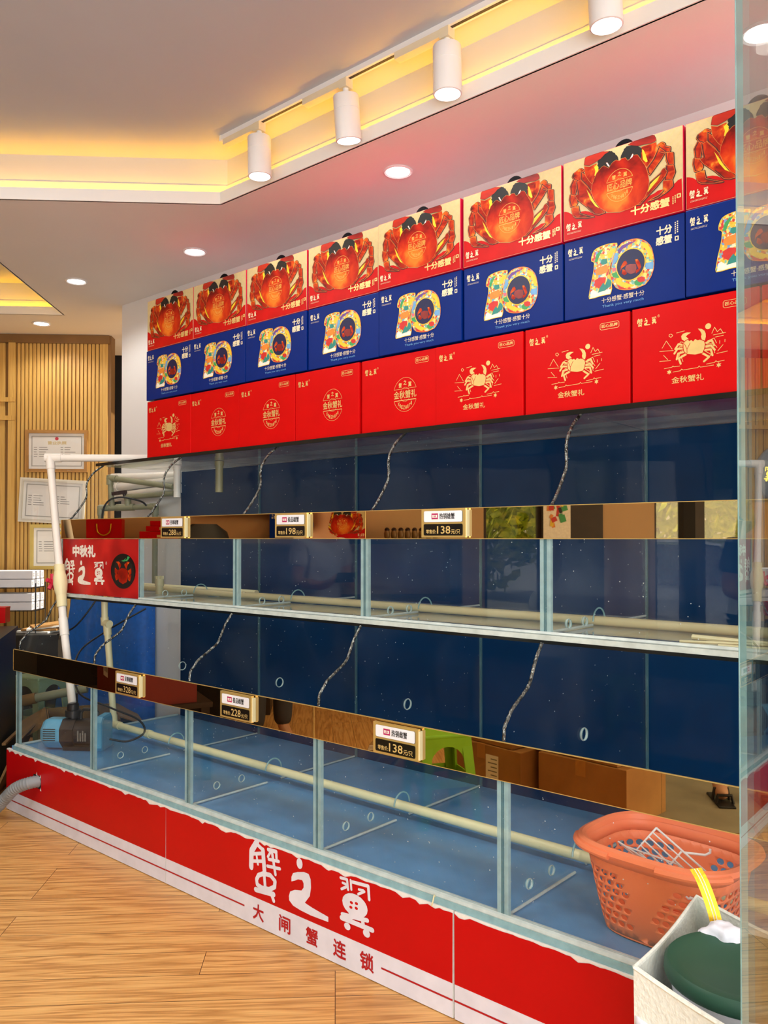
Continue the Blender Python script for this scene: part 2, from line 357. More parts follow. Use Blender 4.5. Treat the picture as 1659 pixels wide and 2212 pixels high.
    def build(s, name, parent=None, smooth=False, loc=None):
        me = bpy.data.meshes.new(name); me.from_pydata(s.v, [], s.f)
        for m in s.mats: me.materials.append(MAT[m])
        for p, i in zip(me.polygons, s.m): p.material_index = i
        if smooth:
            for p in me.polygons: p.use_smooth = True
        me.update()
        b = bmesh.new(); b.from_mesh(me)
        if smooth:
            bmesh.ops.remove_doubles(b, verts=b.verts, dist=1e-6)
            for e in b.edges:
                if len(e.link_faces) == 2 and e.calc_face_angle(0) > .7: e.smooth = False
        b.to_mesh(me); b.free()
        o = bpy.data.objects.new(name, me); C.objects.link(o)
        if parent: o.parent = parent
        if loc: o.location = loc
        return o
def thing(name, label, cat, loc=(0, 0, 0), rz=0, group=None):
    o = bpy.data.objects.new(name, None); C.objects.link(o); o.location = loc; o.rotation_euler = (0, 0, rz); o.empty_display_size = .05
    return tag(o, label, cat, group)
def tag(o, label, cat, group=None):
    o['label'] = label; o['category'] = cat
    if group: o['group'] = group
    return o
def struct(o): o['kind'] = 'structure'; return o
def dup(root, loc, rz, label, group=None):
    r = root.copy(); C.objects.link(r); r.location = loc; r.rotation_euler = (0, 0, rz); tag(r, label, root['category'], group)
    for ch in list(root.children):
        c = ch.copy(); C.objects.link(c); c.parent = r
        for g in list(ch.children): h = g.copy(); C.objects.link(h); h.parent = c
    return r
def bevel(o, w=.003, seg=2):
    m = o.modifiers.new('bevel', 'BEVEL'); m.width = w; m.segments = seg; m.limit_method = 'ANGLE'; m.angle_limit = .6; return o
def arc(c, r, a0, a1, n=8): return [(c[0]+r*math.cos(a0+(a1-a0)*k/n), c[1]+r*math.sin(a0+(a1-a0)*k/n)) for k in range(n+1)]
def spline(P, n=6):
    P = [Vector(p) for p in P]; out = []
    for i in range(len(P)-1):
        p0, p1, p2, p3 = P[max(i-1, 0)], P[i], P[i+1], P[min(i+2, len(P)-1)]
        for k in range(n):
            t = k/n; out.append(.5*((2*p1)+(p2-p0)*t+(2*p0-5*p1+4*p2-p3)*t*t+(3*p1-p0-3*p2+p3)*t**3))
    return out+[P[-1]]

# ------------------------------------------------------------------ traced printed artwork (0..1 across the printed face)
CRAB={'carapace':[(0.323,0.774),(0.344,0.8),(0.365,0.809),(0.406,0.76),(0.418,0.784),(0.431,0.808),(0.443,0.82),(0.468,0.832),(0.488,0.815),(0.5,0.812),(0.516,0.83),(0.532,0.826),(0.544,0.826),(0.564,0.782),(0.576,0.782),(0.596,0.813),(0.608,0.82),(0.625,0.821),(0.644,0.814),(0.659,0.778),(0.671,0.744),(0.706,0.653),(0.725,0.559),(0.736,0.462),(0.728,0.363),(0.701,0.282),(0.654,0.221),(0.582,0.192),(0.494,0.187),(0.396,0.22),(0.33,0.3),(0.28,0.422),(0.253,0.529),(0.259,0.611),(0.28,0.685),(0.302,0.748)],'clawL':[(0.191,0.894),(0.196,0.94),(0.2,0.975),(0.213,1.005),(0.23,1.021),(0.252,1.029),(0.281,1.023),(0.348,0.995),(0.415,0.963),(0.373,0.947),(0.34,0.91),(0.289,0.885),(0.238,0.866)],'armL':[(0.191,0.882),(0.238,0.854),(0.298,0.869),(0.323,0.774),(0.302,0.724),(0.289,0.67),(0.268,0.619),(0.242,0.66),(0.221,0.712),(0.204,0.755),(0.195,0.807)],'fuzzL':[(0.323,0.772),(0.314,0.802),(0.318,0.812),(0.306,0.841),(0.315,0.856),(0.308,0.883),(0.323,0.917),(0.332,0.937),(0.357,0.961),(0.382,0.973),(0.415,0.969),(0.425,0.959),(0.431,0.962),(0.441,0.939),(0.456,0.926),(0.464,0.899),(0.476,0.882),(0.484,0.854),(0.488,0.817),(0.455,0.832),(0.431,0.808),(0.406,0.76),(0.365,0.809)],'fuzzR':[(0.504,0.833),(0.508,0.866),(0.52,0.896),(0.529,0.915),(0.533,0.937),(0.543,0.941),(0.553,0.956),(0.581,0.951),(0.616,0.943),(0.648,0.916),(0.675,0.88),(0.68,0.86),(0.675,0.852),(0.679,0.832),(0.673,0.824),(0.675,0.788),(0.671,0.744),(0.644,0.814),(0.608,0.82),(0.564,0.782),(0.532,0.826)],'clawR':[(0.565,0.968),(0.593,0.984),(0.624,0.991),(0.652,1.013),(0.679,1.034),(0.707,1.035),(0.734,1.026),(0.761,1.007),(0.78,0.978),(0.791,0.944),(0.793,0.915),(0.779,0.901),(0.756,0.898),(0.695,0.911),(0.648,0.916),(0.601,0.945)],'armR':[(0.675,0.892),(0.718,0.894),(0.791,0.893),(0.798,0.844),(0.794,0.8),(0.783,0.749),(0.763,0.701),(0.717,0.631),(0.706,0.653),(0.671,0.744)],'L1':[(0.126,0.851),(0.144,0.865),(0.161,0.865),(0.187,0.835),(0.178,0.803),(0.152,0.718),(0.117,0.709),(0.1,0.753),(0.082,0.797),(0.091,0.83)],'L2':[(0.091,0.757),(0.126,0.729),(0.117,0.636),(0.108,0.542),(0.073,0.569),(0.064,0.683)],'L3':[(0.06,0.574),(0.108,0.554),(0.13,0.448),(0.108,0.396),(0.068,0.424),(0.055,0.515)],'L4':[(0.077,0.396),(0.108,0.402),(0.138,0.402),(0.143,0.352),(0.151,0.306),(0.211,0.258),(0.275,0.215),(0.211,0.228),(0.116,0.265),(0.094,0.292),(0.086,0.319)],'L5':[(0.161,0.823),(0.212,0.752),(0.272,0.605),(0.255,0.541),(0.212,0.619),(0.161,0.714)],'L6':[(0.117,0.709),(0.161,0.726),(0.221,0.615),(0.255,0.517),(0.28,0.398),(0.347,0.287),(0.371,0.23),(0.321,0.226),(0.279,0.249),(0.212,0.366),(0.134,0.482),(0.108,0.542),(0.134,0.555),(0.126,0.62)],'R1':[(0.802,0.854),(0.825,0.871),(0.84,0.869),(0.859,0.843),(0.862,0.813),(0.9,0.784),(0.9,0.75),(0.896,0.73),(0.855,0.738),(0.817,0.767)],'R2':[(0.81,0.827),(0.862,0.746),(0.832,0.681),(0.778,0.592),(0.74,0.529),(0.725,0.559),(0.717,0.619),(0.771,0.709)],'R3':[(0.862,0.734),(0.892,0.726),(0.922,0.706),(0.925,0.57),(0.884,0.577),(0.866,0.654)],'R4':[(0.869,0.584),(0.925,0.559),(0.936,0.475),(0.913,0.396),(0.854,0.411),(0.862,0.52)],'R5':[(0.846,0.408),(0.913,0.396),(0.921,0.325),(0.898,0.296),(0.868,0.269),(0.8,0.23),(0.724,0.221),(0.762,0.245),(0.808,0.26),(0.846,0.301)],'R6':[(0.824,0.514),(0.839,0.547),(0.854,0.557),(0.876,0.513),(0.861,0.464),(0.793,0.369),(0.708,0.268),(0.661,0.207),(0.63,0.219),(0.622,0.246),(0.693,0.286),(0.732,0.361),(0.74,0.438)],'hill':[(-0.014,0.383),(0.02,0.376),(0.046,0.357),(0.072,0.325),(0.09,0.305),(0.125,0.316),(0.16,0.326),(0.194,0.319),(0.228,0.299),(0.279,0.243),(0.33,0.223),(0.38,0.221),(0.494,0.181),(0.575,0.196),(0.622,0.211),(0.654,0.233),(0.693,0.257),(0.731,0.281),(0.778,0.296),(0.808,0.317),(0.838,0.315),(0.883,0.308),(0.913,0.328),(0.943,0.349),(0.965,0.373),(0.993,0.381)],'yL':[(0.281,0.829),(0.298,0.851),(0.315,0.85),(0.316,0.789),(0.306,0.722),(0.281,0.721),(0.289,0.777)],'yR':[(0.679,0.867),(0.694,0.842),(0.706,0.797),(0.725,0.696),(0.71,0.692),(0.686,0.737)],'yL2':[(0.212,0.583),(0.246,0.496),(0.28,0.398),(0.322,0.304),(0.288,0.341),(0.246,0.436)],'yR2':[(0.743,0.413),(0.778,0.455),(0.824,0.492),(0.801,0.434),(0.763,0.382),(0.724,0.33)],'hl1':[(0.28,0.638),(0.331,0.711),(0.381,0.736),(0.356,0.676),(0.314,0.599),(0.289,0.538)],'hl2':[(0.496,0.731),(0.544,0.727),(0.592,0.711),(0.56,0.679),(0.52,0.685)],'eyeL':[(0.381,0.837),(0.394,0.837),(0.414,0.783),(0.41,0.773),(0.398,0.788)],'eyeR':[(0.58,0.786),(0.588,0.811),(0.604,0.845),(0.612,0.835),(0.604,0.804)],'seal':[(0.935,0.196),(0.964,0.195),(0.966,0.15),(0.936,0.151)],'txt':[(0.578,0.101),(0.898,0.178)],'logo':[(0.023,0.117),(0.172,0.182)],'disc':[(0.374,0.555),(0.496,0.714),(0.617,0.462),(0.499,0.314)]}
TEN={'one':[(0.246,0.684),(0.245,0.712),(0.247,0.739),(0.256,0.775),(0.27,0.809),(0.293,0.828),(0.316,0.836),(0.354,0.845),(0.392,0.847),(0.43,0.842),(0.463,0.832),(0.466,0.804),(0.459,0.774),(0.441,0.715),(0.422,0.645),(0.41,0.605),(0.403,0.564),(0.395,0.479),(0.421,0.361),(0.417,0.33),(0.419,0.285),(0.413,0.249),(0.406,0.224),(0.368,0.225),(0.315,0.224),(0.269,0.216),(0.226,0.217),(0.222,0.246),(0.226,0.279),(0.238,0.386),(0.254,0.481),(0.266,0.566),(0.27,0.653),(0.262,0.673)],'zero':[(0.467,0.771),(0.504,0.817),(0.541,0.831),(0.585,0.834),(0.628,0.825),(0.671,0.799),(0.706,0.759),(0.734,0.706),(0.748,0.659),(0.758,0.592),(0.765,0.526),(0.764,0.463),(0.758,0.402),(0.74,0.334),(0.719,0.288),(0.694,0.253),(0.662,0.242),(0.619,0.229),(0.568,0.229),(0.524,0.24),(0.48,0.261),(0.454,0.291),(0.436,0.335),(0.414,0.396),(0.406,0.454),(0.406,0.508),(0.414,0.56),(0.425,0.622),(0.441,0.704)],'inner':[(0.579,0.716),(0.691,0.52),(0.578,0.347),(0.463,0.544)],'crab':[(0.54,0.529),(0.576,0.538),(0.62,0.523),(0.627,0.467),(0.612,0.418),(0.576,0.414),(0.543,0.446),(0.533,0.493)],'cl1':[(0.522,0.589),(0.54,0.588),(0.551,0.546),(0.533,0.531),(0.503,0.509),(0.492,0.469),(0.496,0.533)],'cl2':[(0.613,0.579),(0.634,0.577),(0.652,0.533),(0.663,0.476),(0.648,0.428),(0.634,0.486),(0.62,0.534)],'lg1':[(0.511,0.495),(0.532,0.477),(0.547,0.429),(0.525,0.415),(0.503,0.444)],'lg2':[(0.62,0.448),(0.648,0.46),(0.648,0.428),(0.619,0.405)],'bowl1':[(0.269,0.432),(0.315,0.461),(0.369,0.444),(0.365,0.401),(0.345,0.341),(0.315,0.318),(0.28,0.351)],'bowl2':[(0.628,0.349),(0.662,0.359),(0.692,0.339),(0.691,0.297),(0.655,0.287),(0.634,0.31)],'hat':[(0.277,0.562),(0.3,0.588),(0.346,0.594),(0.376,0.6),(0.391,0.557),(0.384,0.505),(0.331,0.489),(0.285,0.493)],'mtn':[(0.299,0.273),(0.315,0.329),(0.346,0.385),(0.361,0.348),(0.384,0.428),(0.414,0.386),(0.421,0.361),(0.406,0.322),(0.361,0.282)],'cloud':[(0.23,0.222),(0.238,0.308),(0.261,0.323),(0.299,0.273),(0.345,0.292),(0.391,0.289),(0.417,0.275),(0.406,0.224),(0.315,0.224)],'sun':[(0.384,0.713),(0.407,0.771),(0.448,0.786),(0.444,0.724),(0.422,0.678),(0.392,0.666)],'p1':[(0.27,0.665),(0.285,0.748),(0.316,0.792),(0.347,0.803),(0.316,0.737),(0.293,0.657)],'p2':[(0.331,0.677),(0.377,0.672),(0.384,0.614),(0.346,0.605),(0.323,0.624)],'z1':[(0.467,0.738),(0.504,0.79),(0.577,0.806),(0.621,0.801),(0.563,0.779),(0.511,0.744),(0.482,0.69)],'z2':[(0.656,0.788),(0.713,0.735),(0.748,0.638),(0.758,0.529),(0.734,0.537),(0.706,0.653),(0.67,0.729)],'z3':[(0.698,0.507),(0.758,0.507),(0.765,0.421),(0.698,0.433)],'z4':[(0.605,0.314),(0.641,0.345),(0.683,0.289),(0.655,0.25),(0.612,0.269)],'z5':[(0.421,0.536),(0.459,0.534),(0.462,0.5),(0.429,0.49)],'z6':[(0.418,0.472),(0.459,0.48),(0.488,0.405),(0.466,0.401),(0.429,0.424)],'z7':[(0.451,0.395),(0.496,0.408),(0.503,0.346),(0.554,0.308),(0.605,0.271),(0.539,0.259),(0.466,0.325)],'z8':[(0.466,0.315),(0.539,0.248),(0.612,0.237),(0.554,0.231),(0.48,0.261)],'z9':[(0.414,0.648),(0.437,0.727),(0.467,0.706),(0.474,0.649),(0.444,0.583),(0.422,0.558)],'cap':[(0.328,0.121),(0.683,0.161)],'cap2':[(0.328,0.082),(0.679,0.099)],'logo':[(0.037,0.881),(0.169,0.951)]}
GOLD={'poly':{'body':[(0.439,0.577),(0.461,0.59),(0.475,0.574),(0.49,0.581),(0.504,0.565),(0.519,0.587),(0.541,0.567),(0.555,0.572),(0.591,0.549),(0.598,0.515),(0.591,0.466),(0.576,0.427),(0.519,0.421),(0.453,0.44),(0.431,0.469),(0.424,0.504),(0.424,0.555)],'clL':[(0.439,0.574),(0.414,0.599),(0.409,0.633),(0.424,0.656),(0.454,0.662),(0.487,0.655),(0.458,0.636),(0.446,0.623),(0.468,0.592)],'clR':[(0.574,0.552),(0.565,0.596),(0.57,0.62),(0.56,0.651),(0.541,0.683),(0.57,0.674),(0.591,0.652),(0.601,0.622),(0.602,0.589),(0.594,0.549)]},'leg':{'l1':[(0.431,0.536),(0.387,0.556),(0.361,0.51)],'l2':[(0.428,0.503),(0.379,0.509),(0.354,0.466)],'l3':[(0.438,0.468),(0.384,0.46),(0.372,0.403)],'l4':[(0.449,0.441),(0.389,0.409),(0.404,0.351)],'r1':[(0.598,0.523),(0.648,0.542),(0.665,0.49)],'r2':[(0.591,0.491),(0.641,0.494),(0.669,0.444)],'r3':[(0.584,0.459),(0.64,0.454),(0.652,0.393)],'r4':[(0.576,0.427),(0.626,0.381),(0.587,0.343)]},'line':{'a':[(0.254,0.539),(0.289,0.608),(0.315,0.557),(0.336,0.514)],'b':[(0.233,0.509),(0.345,0.499)],'c':[(0.648,0.613),(0.669,0.67),(0.69,0.62),(0.713,0.645),(0.735,0.596)],'d':[(0.659,0.594),(0.753,0.601)],'e':[(0.676,0.57),(0.735,0.575)],'f':[(0.233,0.406),(0.322,0.398)],'g':[(0.266,0.463),(0.3,0.412)],'h':[(0.684,0.404),(0.765,0.413)],'i':[(0.732,0.483),(0.693,0.429)],'j':[(0.708,0.498),(0.708,0.528)],'k':[(0.746,0.508),(0.747,0.534)],'m':[(0.271,0.323),(0.334,0.328),(0.341,0.34),(0.35,0.329),(0.398,0.33)],'n':[(0.605,0.312),(0.668,0.318),(0.678,0.333),(0.687,0.321),(0.741,0.326)],'o':[(0.341,0.276),(0.401,0.28),(0.411,0.296),(0.422,0.284),(0.54,0.289),(0.549,0.304),(0.559,0.289),(0.661,0.293)],'p':[(0.372,0.674),(0.435,0.682)],'q':[(0.312,0.668),(0.327,0.674),(0.342,0.654),(0.327,0.638),(0.312,0.651),(0.312,0.668)]},'moon':[(0.62,0.69)],'stars':[(0.311,0.281),(0.699,0.287)],'txt':[(0.438,0.305),(0.576,0.328)],'logo':[(0.082,0.834),(0.24,0.896)],'seal':[(0.74,0.838),(0.905,0.914)]}
LOGO={'ar':3.02,'st':[([(0.082,0.953),(0.032,0.753),(0.029,0.468)],0.094),([(0.07,0.923),(0.134,0.844)],0.058),([(0.037,0.703),(0.134,0.785)],0.051),([(0.134,0.844),(0.148,0.488)],0.079),([(0.029,0.572),(0.127,0.642)],0.048),([(0.079,0.699),(0.09,0.56)],0.04),([(0.181,0.887),(0.25,0.901)],0.056),([(0.25,0.901),(0.253,0.788)],0.048),([(0.207,0.884),(0.178,0.76)],0.039),([(0.186,0.722),(0.272,0.751)],0.046),([(0.174,0.596),(0.282,0.632)],0.046),([(0.217,0.833),(0.244,0.506)],0.052),([(0.079,0.286),(0.097,0.374),(0.142,0.439),(0.2,0.457),(0.241,0.388),(0.237,0.284),(0.193,0.204),(0.127,0.178),(0.085,0.202),(0.079,0.286)],0.065),([(0.145,0.456),(0.16,0.118)],0.057),([(0.071,0.101),(0.23,0.148)],0.073),([(0.201,0.181),(0.23,0.038)],0.06),([(0.763,0.869),(0.81,0.88),(0.818,0.727)],0.039),([(0.778,0.801),(0.8,0.798)],0.033),([(0.77,0.695),(0.81,0.768)],0.036),([(0.849,0.872),(0.962,0.899),(0.968,0.696)],0.044),([(0.895,0.791),(0.927,0.805)],0.032),([(0.891,0.714),(0.935,0.793)],0.034),([(0.837,0.889),(0.842,0.747)],0.035),([(0.776,0.296),(0.956,0.361)],0.056),([(0.77,0.237),(0.991,0.242)],0.063),([(0.835,0.37),(0.84,0.242)],0.058),([(0.918,0.392),(0.927,0.269)],0.057)],'el':[((0.446,0.851),0.024,0.09),((0.867,0.517),0.091,0.179),((0.813,0.138),0.023,0.058),((0.95,0.155),0.025,0.062)],'S':[(0.378,0.494),(0.378,0.571),(0.391,0.644),(0.426,0.691),(0.48,0.734),(0.517,0.731),(0.533,0.655),(0.536,0.519),(0.527,0.372),(0.487,0.227),(0.547,0.196),(0.67,0.155),(0.67,0.073),(0.534,0.059),(0.453,0.071),(0.392,0.096),(0.36,0.159),(0.357,0.227),(0.368,0.316),(0.405,0.373),(0.46,0.408),(0.477,0.47),(0.477,0.54),(0.466,0.587),(0.432,0.573),(0.405,0.528)],'hol':[((0.843,0.541),0.012,0.024),((0.879,0.557),0.012,0.024),((0.839,0.464),0.012,0.024),((0.878,0.482),0.012,0.024)]}
def logo(mb, x0, z0, w, h, fr, d, m, mh):              # the three brushed characters
    q = lambda p: (x0+p[0]*w, z0+p[1]*h)
    for i, (pts, sw) in enumerate(LOGO['st']): mb.stroke([q(p) for p in pts], sw*h*1.25, fr, d+4.5e-5*(i+1), m, capn=4)
    mb.poly([q(p) for p in LOGO['S']], fr, d, m)
    for i, (c, ra, rb) in enumerate(LOGO['el']): mb.ell(*q(c), ra*w, rb*h, fr, d+.0011+3e-5*i, m, 18)
    if w > .3:
        for c, ra, rb in LOGO['hol']: mb.ell(*q(c), ra*w, rb*h, fr, d+.0014, mh, 8)
def art(mb, A, key, x0, z0, w, h, fr, d, m): mb.poly([(x0+min(max(a, .003), .997)*w, z0+min(max(b, .003), .992)*h) for a, b in A[key]], fr, d, m)
def outline(mb, A, key, x0, z0, w, h, fr, d, m, sw): mb.stroke([(x0+min(max(a, .004), .996)*w, z0+min(max(b, .004), .988)*h) for a, b in A[key]], sw, fr, d, m, True, 2)
def mini_crab(mb, cx, cz, w, h, fr, d):
    P = lambda l: [(cx+a*w, cz+b*h) for a, b in l]
    mb.poly(P([(-.28, .12), (-.1, .2), (.1, .2), (.28, .12), (.33, -.1), (.22, -.4), (0, -.5), (-.22, -.4), (-.33, -.1)]), fr, d+.0004, 'crab_shell')
    for s in (-1, 1):
        mb.poly(P([(s*.2, .16), (s*.3, .38), (s*.42, .48), (s*.26, .5), (s*.08, .36)][::s]), fr, d+.0006, 'crab_leg')
        mb.poly(P([(s*.3, .1), (s*.48, .22), (s*.5, .0), (s*.4, -.14)][::s]), fr, d+.0002, 'crab_leg')
        mb.poly(P([(s*.32, -.05), (s*.5, -.1), (s*.42, -.36), (s*.3, -.3)][::s]), fr, d+.0003, 'crab_leg')
def part(mb, name, root, smooth=False, label=None):    # a part modelled in world space, hung under its unrotated thing
    o = mb.build(name, root, smooth); off = Vector((0, 0, 0)); r = root
    while r: off += r.location; r = r.parent
    o.location = -off
    if label: o['label'] = label
    return o

# ------------------------------------------------------------------ the setting
def offset_poly(P, d):                                 # grow a convex counter-clockwise outline
    n = len(P); out = []
    for i in range(n):
        a, b, c = Vector(P[i-1]), Vector(P[i]), Vector(P[(i+1) % n]); t1 = (b-a).normalized(); t2 = (c-b).normalized()
        n1 = Vector((t1.y, -t1.x)); n2 = Vector((t2.y, -t2.x)); q = (n1+n2); q = q/(q.dot(n1)) if q.dot(n1) > 1e-6 else n1
        out.append(tuple(b+q*d))
    return out
ZC, ZT = 3.07, 3.315
T1 = [(-3.2, 2.48), (-5.806, -.061), (-2.316, -3.64), (1.6, -1.2), (1.6, 2.48)]
T2 = [(-5.656, 2.97), (-7.23, 1.434), (-6.18, .36), (-4.609, 1.896)]
outer = [uv(-4, -4.5), uv(-4, 3.5), (5.3, 3.25), (-5.12, 3.25), uv(8.2, -1.2), uv(8.2, -4.5)]
Z = Fr((0, 0, ZC), (1, 0, 0), (0, 1, 0))
mb = MB(); loops = [outer, offset_poly(T1, .005), offset_poly(T2, .005)]; flat = [p for l in loops for p in l]
mb.add([(a, b, ZC) for a, b in flat], [tuple(t) for t in tessellate_polygon([[Vector((a, b, 0)) for a, b in l] for l in loops])], 'plaster_soffit')
struct(mb.build('ceiling'))
for k, T in enumerate((T1, T2)):
    def wallstrip(mb, d0, d1, z0, z1, m):
        A, B = offset_poly(T, d0), offset_poly(T, d1); n = len(T)
        mb.ring([[(a, b, z0) for a, b in A], [(a, b, z1) for a, b in A], [(a, b, z1) for a, b in B], [(a, b, z0) for a, b in B]], m, False, True)
    mb = MB(); wallstrip(mb, 0, .012, ZC, 3.128, 'plaster_soffit'); struct(mb.build('trim_%d' % (k*3+1)))
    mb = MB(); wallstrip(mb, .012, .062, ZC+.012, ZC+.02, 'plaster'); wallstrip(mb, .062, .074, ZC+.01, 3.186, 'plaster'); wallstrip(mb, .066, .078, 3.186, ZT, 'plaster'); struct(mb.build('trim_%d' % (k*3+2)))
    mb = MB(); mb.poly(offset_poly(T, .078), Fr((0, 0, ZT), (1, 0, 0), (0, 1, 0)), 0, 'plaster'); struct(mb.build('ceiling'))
    mb = MB(); P = [(a, b, ZC+.043) for a, b in offset_poly(T, .026)]; n = len(P)
    for i in range(n): mb.tube([P[i], P[(i+1) % n]], .007, 'led_yellow', 6)
    o = mb.build('led_strip_light'); tag(o, ('yellow glowing strip light in the ceiling recess along the display wall', 'yellow glowing strip light in the small ceiling recess at far left')[k], 'light')
mb = MB(); mb.poly([uv(-4, -4.5), uv(-4, 4), uv(8.2, 4), uv(8.2, -4.5)][::-1], Fr((0, 0, 0), (1, 0, 0), (0, 1, 0)), 0, 'plank_floor'); struct(mb.build('floor'))
mb = MB(); mb.poly([uv(-4, -4.4), uv(-4, -1.05), uv(1.16, -1.05), uv(1.16, -4.4)][::-1], Fr((0, 0, 0), (1, 0, 0), (0, 1, 0)), .003, 'stone_tile'); struct(mb.build('floor'))
mb = MB(); x, y = uv(1.14, -1.40); mb.obox((x, y, 0), .07, .07, 2.9, 'dark_void', math.radians(45), base=True); struct(mb.build('trim_7'))
mb = MB(); mb.box(-5.12, 4.5, 3.125, 3.3, 0, ZC, 'plaster_white'); struct(mb.build('wall_right'))
# far wall of upright wooden slats
SW = Fr((*uv(6.69, -4.4), 0), (UY, -UX, 0))
def fbox(mb, fr, a0, a1, b0, b1, d0, d1, m):
    P = [fr.p(a, b, d) for d in (d0, d1) for b in (b0, b1) for a in (a0, a1)]
    return mb.add(P, [(0, 2, 3, 1), (4, 5, 7, 6), (0, 1, 5, 4), (2, 6, 7, 3), (0, 4, 6, 2), (1, 3, 7, 5)], m)
mb = MB(); fbox(mb, SW, 0, 2.585, 0, ZC, -.08, 0, 'groove_wood')
a = 1.88
while a < 2.535:
    fbox(mb, SW, a, a+.0215, .0, 3.0, 0, .013, 'slat_wood'); a += .0305
fbox(mb, SW, 1.815, 1.868, 0, 3.02, 0, .03, 'slat_wood'); fbox(mb, SW, 2.545, 2.585, 0, 3.0, 0, .02, 'slat_wood')
a = .05
while a < 1.80:
    fbox(mb, SW, a, a+.056, 0, 3.0, 0, .012, 'slat_wood'); a += .07
for z in (2.385, 2.53): fbox(mb, SW, 0, 1.868, z, z+.035, .005, .034, 'slat_wood')
fbox(mb, SW, 0, 2.60, 3.0, 3.067, 0, .03, 'brown_trim'); fbox(mb, SW, 2.585, 2.61, 0, 3.067, -.1, .012, 'brown_trim')
struct(mb.build('wall_front'))
HW = Fr((*uv(7.4, -2.6), 0), (UY, -UX, 0)); mb = MB(); fbox(mb, HW, 0, 2.6, 0, ZC, -.05, 0, 'dark_void'); struct(mb.build('wall_back'))  # near-black colour stands in for the unlit doorway
# street side of the shop, to the left of the camera
LW = Fr((*uv(0, -4.4), 0), (UX, UY, 0))                # right = towards the slatted wall; outward = into the room?
if LW.n.dot(Vector((UY, -UX, 0))) < 0: LW = Fr((*uv(8, -4.4), 0), (-UX, -UY, 0)); fl = lambda u: 8-u
else: fl = lambda u: u
def lw(mb, u0, u1, z0, z1, d0, d1, m): a0, a1 = sorted((fl(u0), fl(u1))); fbox(mb, LW, a0, a1, z0, z1, d0, d1, m)
mb = MB(); lw(mb, 1.71, 6.7, 0, ZC, -.12, 0, 'tan_panel'); lw(mb, -4, 1.71, 2.65, ZC, -.12, 0, 'tan_panel')
lw(mb, .57, 1.16, 0, 2.65, -.12, .02, 'wood_dark'); lw(mb, .06, .57, 0, 2.65, -.12, 0, 'tan_panel'); lw(mb, -.42, -.24, 0, 2.65, -.12, .02, 'wood_dark'); lw(mb, -4, -2.6, 0, 2.65, -.12, 0, 'tan_panel')
struct(mb.build('wall_left'))
for k, (u0, u1) in enumerate(((1.16, 1.71), (-.24, .06), (-2.6, -.42))):
    mb = MB(); lw(mb, u0+.03, u1-.03, .05, 2.6, -.065, -.055, 'window_glass'); w = mb.build('window_%d' % (k+1)); struct(w)
    mb = MB()
    for q in ((u0, u0+.03, .0, 2.65), (u1-.03, u1, .0, 2.65), (u0, u1, .0, .05), (u0, u1, 2.6, 2.65)): lw(mb, *q, -.09, -.03, 'wood_dark')
    mb.build('window_frame', w)

# ------------------------------------------------------------------ glass door leaf at the right edge of the view
DX = Vector((.7558, .6548, 0)); DF = Vector((-.6548, .7558, 0)); e0 = DF*1.2+DX*.504
th = math.radians(5); DFP = DF*math.cos(th)-DX*math.sin(th)
dr = thing('glass_door', 'clear glass door leaf standing edge-on at the right of the tank wall', 'door', (e0.x, e0.y, 0))
dr['kind'] = 'structure'; dr.name = 'door_1'; del dr['label']; del dr['category']
DD = Fr(e0+DX*.012, -DFP, (0, 0, 1))
mb = MB(); s0 = 1 if DD.n.dot(DX) > 0 else -1
P = [DD.p(a, b, s0*d) for d in (0, .010) for b in (0.01, 2.9) for a in (.0015, .95)]
mb.add(P, [(0, 1, 3, 2), (4, 6, 7, 5), (0, 4, 5, 1), (2, 3, 7, 6), (1, 5, 7, 3)], 'door_glass'); part(mb, 'pane', dr)
mb = MB(); P = [DD.p(a, b, s0*d) for d in (-.0005, .0105) for b in (0.01, 2.9) for a in (-.001, .0015)]
mb.add(P, [(0, 2, 3, 1), (4, 5, 7, 6), (0, 1, 5, 4), (2, 6, 7, 3), (0, 4, 6, 2), (1, 3, 7, 5)], 'glass_edge'); part(mb, 'polished_edge', dr, label='pale polished glass edge')

